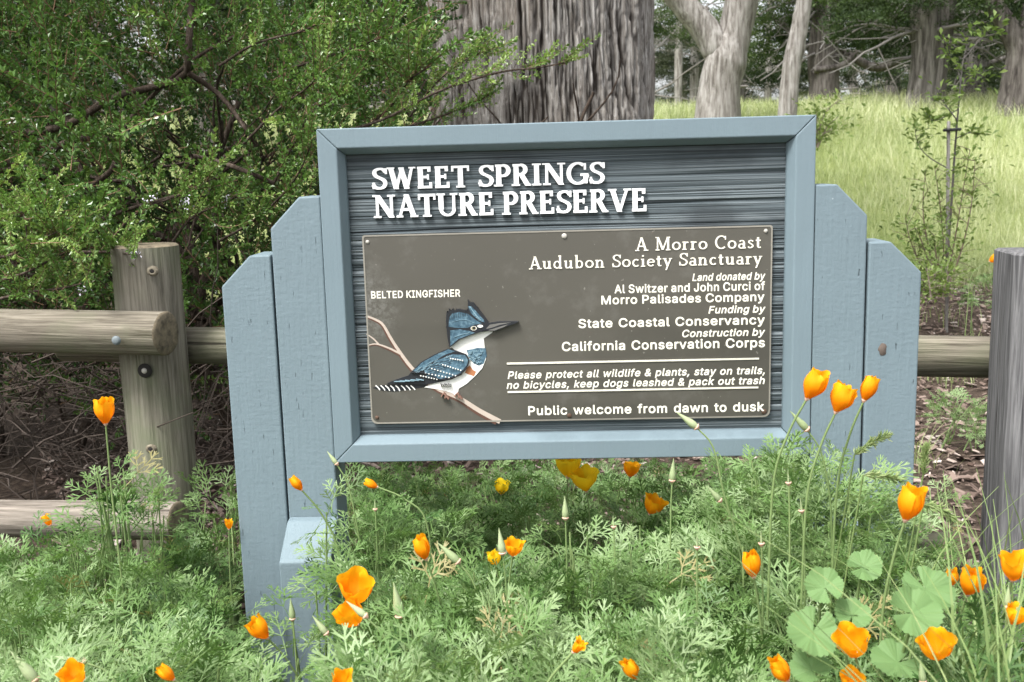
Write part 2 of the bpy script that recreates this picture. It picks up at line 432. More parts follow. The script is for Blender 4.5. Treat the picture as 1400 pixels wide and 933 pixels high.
# --- serif capitals built from strokes: (kind, points, width) in cap-height units
def st(x0, y0, x1, y1, w): return ('s', [(x0, y0), (x1, y1)], w)
def stem(x, w, y0=0, y1=1): return ('v', (x-w/2, x+w/2, y0, y1))
def bar(x0, x1, y, w): return ('v', (x0, x1, y-w/2, y+w/2))
def sf(x, y, l, w=.075): return ('v', (x-l/2, x+l/2, y if y < .5 else y-w, y+w if y < .5 else y))
def curve(pts, w): return ('c', pts, w)
def arc(cx, cy, rx, ry, a0, a1, w): return ('c', [(cx+rx*math.cos(math.radians(a0+(a1-a0)*i/12)), cy+ry*math.sin(math.radians(a0+(a1-a0)*i/12))) for i in range(13)], w)
def glyphs(T, h):
    """T stem weight, h hairline weight"""
    S_ = lambda: [curve([(.565, .80), (.47, .915), (.32, .945), (.165, .88), (.12, .74), (.20, .60), (.36, .51), (.51, .40), (.545, .25), (.46, .10), (.29, .05), (.13, .10), (.055, .22)], T*.82),
                  ('v', (.545, .545+h*.8, .70, .97)), ('v', (.03, .03+h*.8, .03, .32))]
    g = {}
    g['S'] = (.62, S_())
    g['W'] = (1.12, [st(.12, 1, .33, 0, T), st(.33, 0, .55, .86, h), st(.55, .95, .76, 0, T), st(.76, 0, .99, 1, h), sf(.12, 1, .30), sf(.99, 1, .28), sf(.55, .99, .22)])
    g['E'] = (.66, [stem(.16, T), bar(.04, .56, 1-h/2, h), bar(.04, .60, h/2, h), bar(.16, .47, .52, h), ('v', (.56-h, .58, .76, 1.0)), ('v', (.58-h*.6, .62, 0, .27)), ('v', (.46-h*.3, .50, .40, .64))])
    g['T'] = (.74, [stem(.37, T), bar(.03, .71, 1-h/2, h), sf(.37, 0, .36), ('v', (.01, .05+h*.4, .74, 1)), ('v', (.69-h*.4, .73, .74, 1))])
    g['P'] = (.66, [stem(.17, T), sf(.15, 0, .36), bar(.03, .34, 1-h/2, h), arc(.33, .72, .235, .24, 90, -90, T*.9), bar(.17, .34, .48, h)])
    g['R'] = (.76, [stem(.17, T), sf(.15, 0, .34), bar(.03, .34, 1-h/2, h), arc(.33, .745, .215, .215, 90, -90, T*.9), bar(.17, .36, .53, h), st(.37, .53, .64, 0, T), sf(.66, 0, .22)])
    g['I'] = (.38, [stem(.19, T), sf(.19, 0, .36), sf(.19, 1, .36)])
    g['N'] = (.92, [stem(.17, h), st(.17, 1, .76, 0, T), stem(.76, h), sf(.13, 1, .28), sf(.17, 0, .32), sf(.76, 1, .32)])
    g['G'] = (.86, [arc(.46, .5, .37, .46, 52, 352, T*.88), stem(.76, T*.85, .04, .44), bar(.56, .88, .43, h), ('v', (.70, .70+h*.8, .66, .95))])
    g['A'] = (.86, [st(.13, 0, .42, 1, h), st(.42, 1, .72, 0, T), bar(.22, .60, .34, h), sf(.13, 0, .28), sf(.73, 0, .32), ('v', (.34, .46, .93, 1.0))])
    g['U'] = (.86, [stem(.17, T, .30, 1), stem(.70, h, .30, 1), arc(.435, .31, .265, .265, 180, 360, h*1.3), sf(.17, 1, .34), sf(.70, 1, .30)])
    g['V'] = (.86, [st(.13, 1, .43, 0, T), st(.43, 0, .74, 1, h), sf(.13, 1, .34), sf(.75, 1, .30)])
    g['M'] = (1.06, [stem(.16, h), st(.18, 1, .52, .05, T), st(.52, .05, .86, 1, h), stem(.88, T), sf(.13, 1, .22), sf(.16, 0, .28), sf(.90, 1, .24), sf(.88, 0, .32)])
    g['C'] = (.78, [arc(.44, .5, .36, .46, 48, 312, T*.88), ('v', (.68, .68+h*.8, .68, .95))])
    x = .62   # x height
    g['o'] = (.62, [arc(.31, x/2, .235, x/2-T*.35, 0, 360, T*.85)])
    g['r'] = (.48, [stem(.16, T, 0, x), sf(.16, 0, .30), bar(.03, .16, x-h/2, h), curve([(.17, .40), (.24, .53), (.34, .57), (.43, .53)], T*.8)])
    g['a'] = (.56, [stem(.42, T, 0, .42), curve([(.43, .40), (.38, .55), (.25, .59), (.12, .52)], T*.75), arc(.25, .18, .16, .15, 40, 330, T*.8), bar(.42, .54, h/2, h)])
    g['s'] = (.48, [curve([(.40, .50), (.30, .58), (.17, .555), (.12, .46), (.22, .36), (.34, .27), (.38, .16), (.29, .06), (.16, .05), (.07, .13)], T*.75)])
    g['t'] = (.42, [stem(.18, T, .12, .80), bar(.03, .36, x-h/2, h), curve([(.18, .18), (.21, .06), (.29, .045), (.37, .08)], T*.75)])
    g['u'] = (.68, [stem(.15, T, .16, x), curve([(.15, .2), (.19, .07), (.30, .05), (.42, .12), (.48, .22)], T*.75), stem(.50, T, 0, x), bar(.03, .15, x-h/2, h), bar(.38, .5, x-h/2, h), bar(.5, .63, h/2, h)])
    g['d'] = (.68, [stem(.50, T, 0, 1.04), arc(.29, x/2, .20, x/2-T*.35, 30, 330, T*.82), bar(.38, .5, 1.04-h/2, h), bar(.5, .63, h/2, h)])
    g['b'] = (.66, [stem(.15, T, 0, 1.04), arc(.34, x/2, .20, x/2-T*.35, 150, -150, T*.82), bar(.03, .15, 1.04-h/2, h)])
    g['n'] = (.70, [stem(.15, T, 0, x), curve([(.16, .42), (.26, .55), (.38, .575), (.48, .50), (.505, .36)], T*.78), stem(.505, T, 0, .40), sf(.15, 0, .28), sf(.51, 0, .28), bar(.03, .15, x-h/2, h)])
    g['c'] = (.54, [arc(.30, x/2, .215, x/2-T*.35, 48, 315, T*.85)])
    g['i'] = (.34, [stem(.16, T, 0, x), sf(.16, 0, .30), bar(.03, .16, x-h/2, h), arc(.16, .84, .035, .035, 0, 360, T*.55)])
    g['e'] = (.58, [arc(.30, x/2, .22, x/2-T*.35, 5, 320, T*.82), bar(.10, .52, .335, h*.85)])
    g['y'] = (.60, [st(.10, x, .31, .02, T), st(.53, x, .20, -.30, h), sf(.10, x, .26, .06), sf(.51, x, .22, .06)])
    return g
def offset_strip(P, w):
    P = np.asarray(P, float); D = np.gradient(P, axis=0); D /= np.linalg.norm(D, axis=1, keepdims=True)+1e-9
    N = np.stack([-D[:, 1], D[:, 0]], -1); w = np.broadcast_to(w, (len(P),))[:, None]
    return P+N*w/2, P-N*w/2
def serif_line(text, G, x0, x1, zb, cap, y_back, thick, acc, gap=.07, word=.40, ripple=.00003):
    adv = 0; lay = []
    for ch in text:
        if ch == ' ': adv += word; continue
        lay.append((ch, adv)); adv += G[ch][0]+gap
    adv -= gap
    sx = (x1-x0)/adv; k = 0
    for ch, ox in lay:
        for s in G[ch][1]:
            k += 1; yf = y_back - thick - ripple*(k % 17)
            f = lambda p: (x0+(p[0]+ox)*sx, zb+p[1]*cap)
            if s[0] == 'v':
                a_, b_, c_, d_ = s[1]; polys = [[(a_, c_), (b_, c_), (b_, d_), (a_, d_)]]
            elif s[0] == 's':
                (ax, ay), (bx, by) = s[1]; L = math.hypot(bx-ax, by-ay); wv = s[2]/2*L/max(abs(by-ay), 1e-6)
                polys = [[(ax-wv, ay), (ax+wv, ay), (bx+wv, by), (bx-wv, by)]]
            else:
                P = smooth_path(s[1], 40); 
                closed = np.linalg.norm(P[0]-P[-1]) < .02
                D = np.gradient(P, axis=0)
                if closed: D[0] = D[-1] = P[1]-P[-2]
                D /= np.linalg.norm(D, axis=1, keepdims=True)+1e-9
                N = np.stack([-D[:, 1], D[:, 0]], -1)
                vert = np.abs(D[:, 1]); w = s[2]*(.58+.42*vert)
                A_, B_ = P+N*w[:, None]/2, P-N*w[:, None]/2
                # strip of quads front + walls
                F = np.array([(f(p)[0], yf, f(p)[1]) for p in A_]+[(f(p)[0], yf, f(p)[1]) for p in B_])
                Bk = F.copy(); Bk[:, 1] = y_back; n = len(P); V = np.vstack([F, Bk])
                Q = []
                for q in range(n-1):
                    Q += [(q, n+q, n+q+1, q+1), (q, q+1, 2*n+q+1, 2*n+q), (n+q, 3*n+q, 3*n+q+1, n+q+1)]
                Q += [(0, 2*n, 3*n, n), (n-1, 2*n-1, 4*n-1, 3*n-1)]
                acc.add(V, np.array(Q)); continue
            for pl in polys:
                V, Q, T = prism_arrays([f(p) for p in pl], yf, y_back); acc.add(V, Q, T)

t = NT('white_letter_paint'); v = t.coord()
col = t.mix(t.ramp(t.noise(v, 90, 4), [(.6, (0, 0, 0)), (.8, (.3, .3, .3))]), (.86, .87, .87), (.6, .61, .61))
WHITE = t.finish(col, .5, t.bump(t.noise(v, 150, 3), .2, .001), .3)
PLQ_Y = .0215
t = NT('plaque_lettering'); v = t.coord()
CREAM = t.finish(t.mix(t.noise(v, 70, 3), (.72, .69, .58), (.82, .80, .70)), .5, spec=.3)

def px_line(xl, xr, yl, yr, Y):
    A, B = at(xl, yl, Y), at(xr, yr, Y); return A[0], B[0], (A[2]+B[2])/2
G_bold = glyphs(.20, .112)
for txt, xl, xr, yl, yr, ytop in (('SWEET SPRINGS', 508.6, 826.6, 259.3, 251.6, 229.5), ('NATURE PRESERVE', 510.9, 885.1, 298.1, 289.2, 267)):
    a = Acc(); x0, x1, zb = px_line(xl, xr, yl, yr, .021)
    cap = at(xl, ytop, .021)[2]-at(xl, yl, .021)[2]
    serif_line(txt, G_bold, x0, x1, zb, cap, .0275, .0065, a, gap=.045, word=.30)
    a.build('raised_lettering', WHITE, panel)

# --- the brown plaque
def plane_poly(pxs, Y): return [(at(p[0], p[1], Y)[0], at(p[0], p[1], Y)[2]) for p in pxs]
pc = [at(495, 322.5, PLQ_Y), at(1055.5, 307.5, PLQ_Y), at(508, 580, PLQ_Y), at(1053.5, 570, PLQ_Y)]
px0, px1 = (pc[0][0]+pc[2][0])/2, (pc[1][0]+pc[3][0])/2; pz1, pz0 = (pc[0][2]+pc[1][2])/2, (pc[2][2]+pc[3][2])/2
r = .011; poly = []
for (cx, cz, a0) in ((px1-r, pz1-r, 0), (px0+r, pz1-r, 90), (px0+r, pz0+r, 180), (px1-r, pz0+r, 270)):
    rr = r if cz < (pz0+pz1)/2 else .004
    cx = cx + (r-rr)*(1 if cx > 0 else -1); cz = cz + (r-rr)*(1 if cz > (pz0+pz1)/2 else -1)
    for k in range(7):
        an = math.radians(a0+k*15); poly.append((cx+rr*math.cos(an), cz+rr*math.sin(an)))
t = NT('plaque_brown'); v = t.coord()
col = t.mix(t.noise(v, 3.5, 5), (.070, .066, .054), (.095, .090, .076))
film = t.ramp(t.noise(v, 14, 5, .7), [(.55, (0, 0, 0)), (.8, (.55, .55, .55))])
col = t.mix(film, col, (.15, .145, .13))
dm = t.n('ShaderNodeMapping'); dm.inputs['Location'].default_value = (.368*1, 0, -.805+.035); t.l(v, dm.inputs['Vector'])
dl = t.n('ShaderNodeVectorMath', operation='LENGTH'); t.l(dm.outputs[0], dl.inputs[0])
web = t.math('MULTIPLY', t.ramp(dl.outputs['Value'], [(.0, (1, 1, 1)), (.09, (0, 0, 0))]), t.ramp(t.noise(v, 95, 6, .75), [(.42, (0, 0, 0)), (.66, (1, 1, 1))]))
col = t.mix(t.math('MULTIPLY', web, .8), col, (.30, .30, .28))
fleck = t.ramp(t.noise(v, 120, 2, .5), [(.74, (0, 0, 0)), (.78, (1, 1, 1))])
col = t.mix(t.math('MULTIPLY', fleck, .35), col, (.36, .35, .31))
PLQ = t.finish(col, .42, t.bump(t.noise(v, 20, 4), .08, .002), .4)
a = Acc(); V, Q, T = prism_arrays(poly, PLQ_Y, PLQ_Y+.0035); a.add(V, Q, T)
plaque = a.build('plaque', PLQ, sign)
a = Acc()   # worn pale lip round the plaque
ins = [( (p[0]-(px0+px1)/2)*(1-.0016/.21)+(px0+px1)/2, (p[1]-(pz0+pz1)/2)*(1-.0016/.1)+(pz0+pz1)/2) for p in poly]
n = len(poly); F = [(p[0], PLQ_Y-.0007, p[1]) for p in poly]; I = [(p[0], PLQ_Y-.0007, p[1]) for p in ins]
B = [(p[0]*1.0008, PLQ_Y+.003, p[1]) for p in poly]
a.add(F+I+B, [(i, (i+1) % n, n+(i+1) % n, n+i) for i in range(n)]+[(i, 2*n+i, 2*n+(i+1) % n, (i+1) % n) for i in range(n)])
a.build('plaque_lip', m_plain('worn_brown_edge', (.25, .235, .20), .5), plaque)

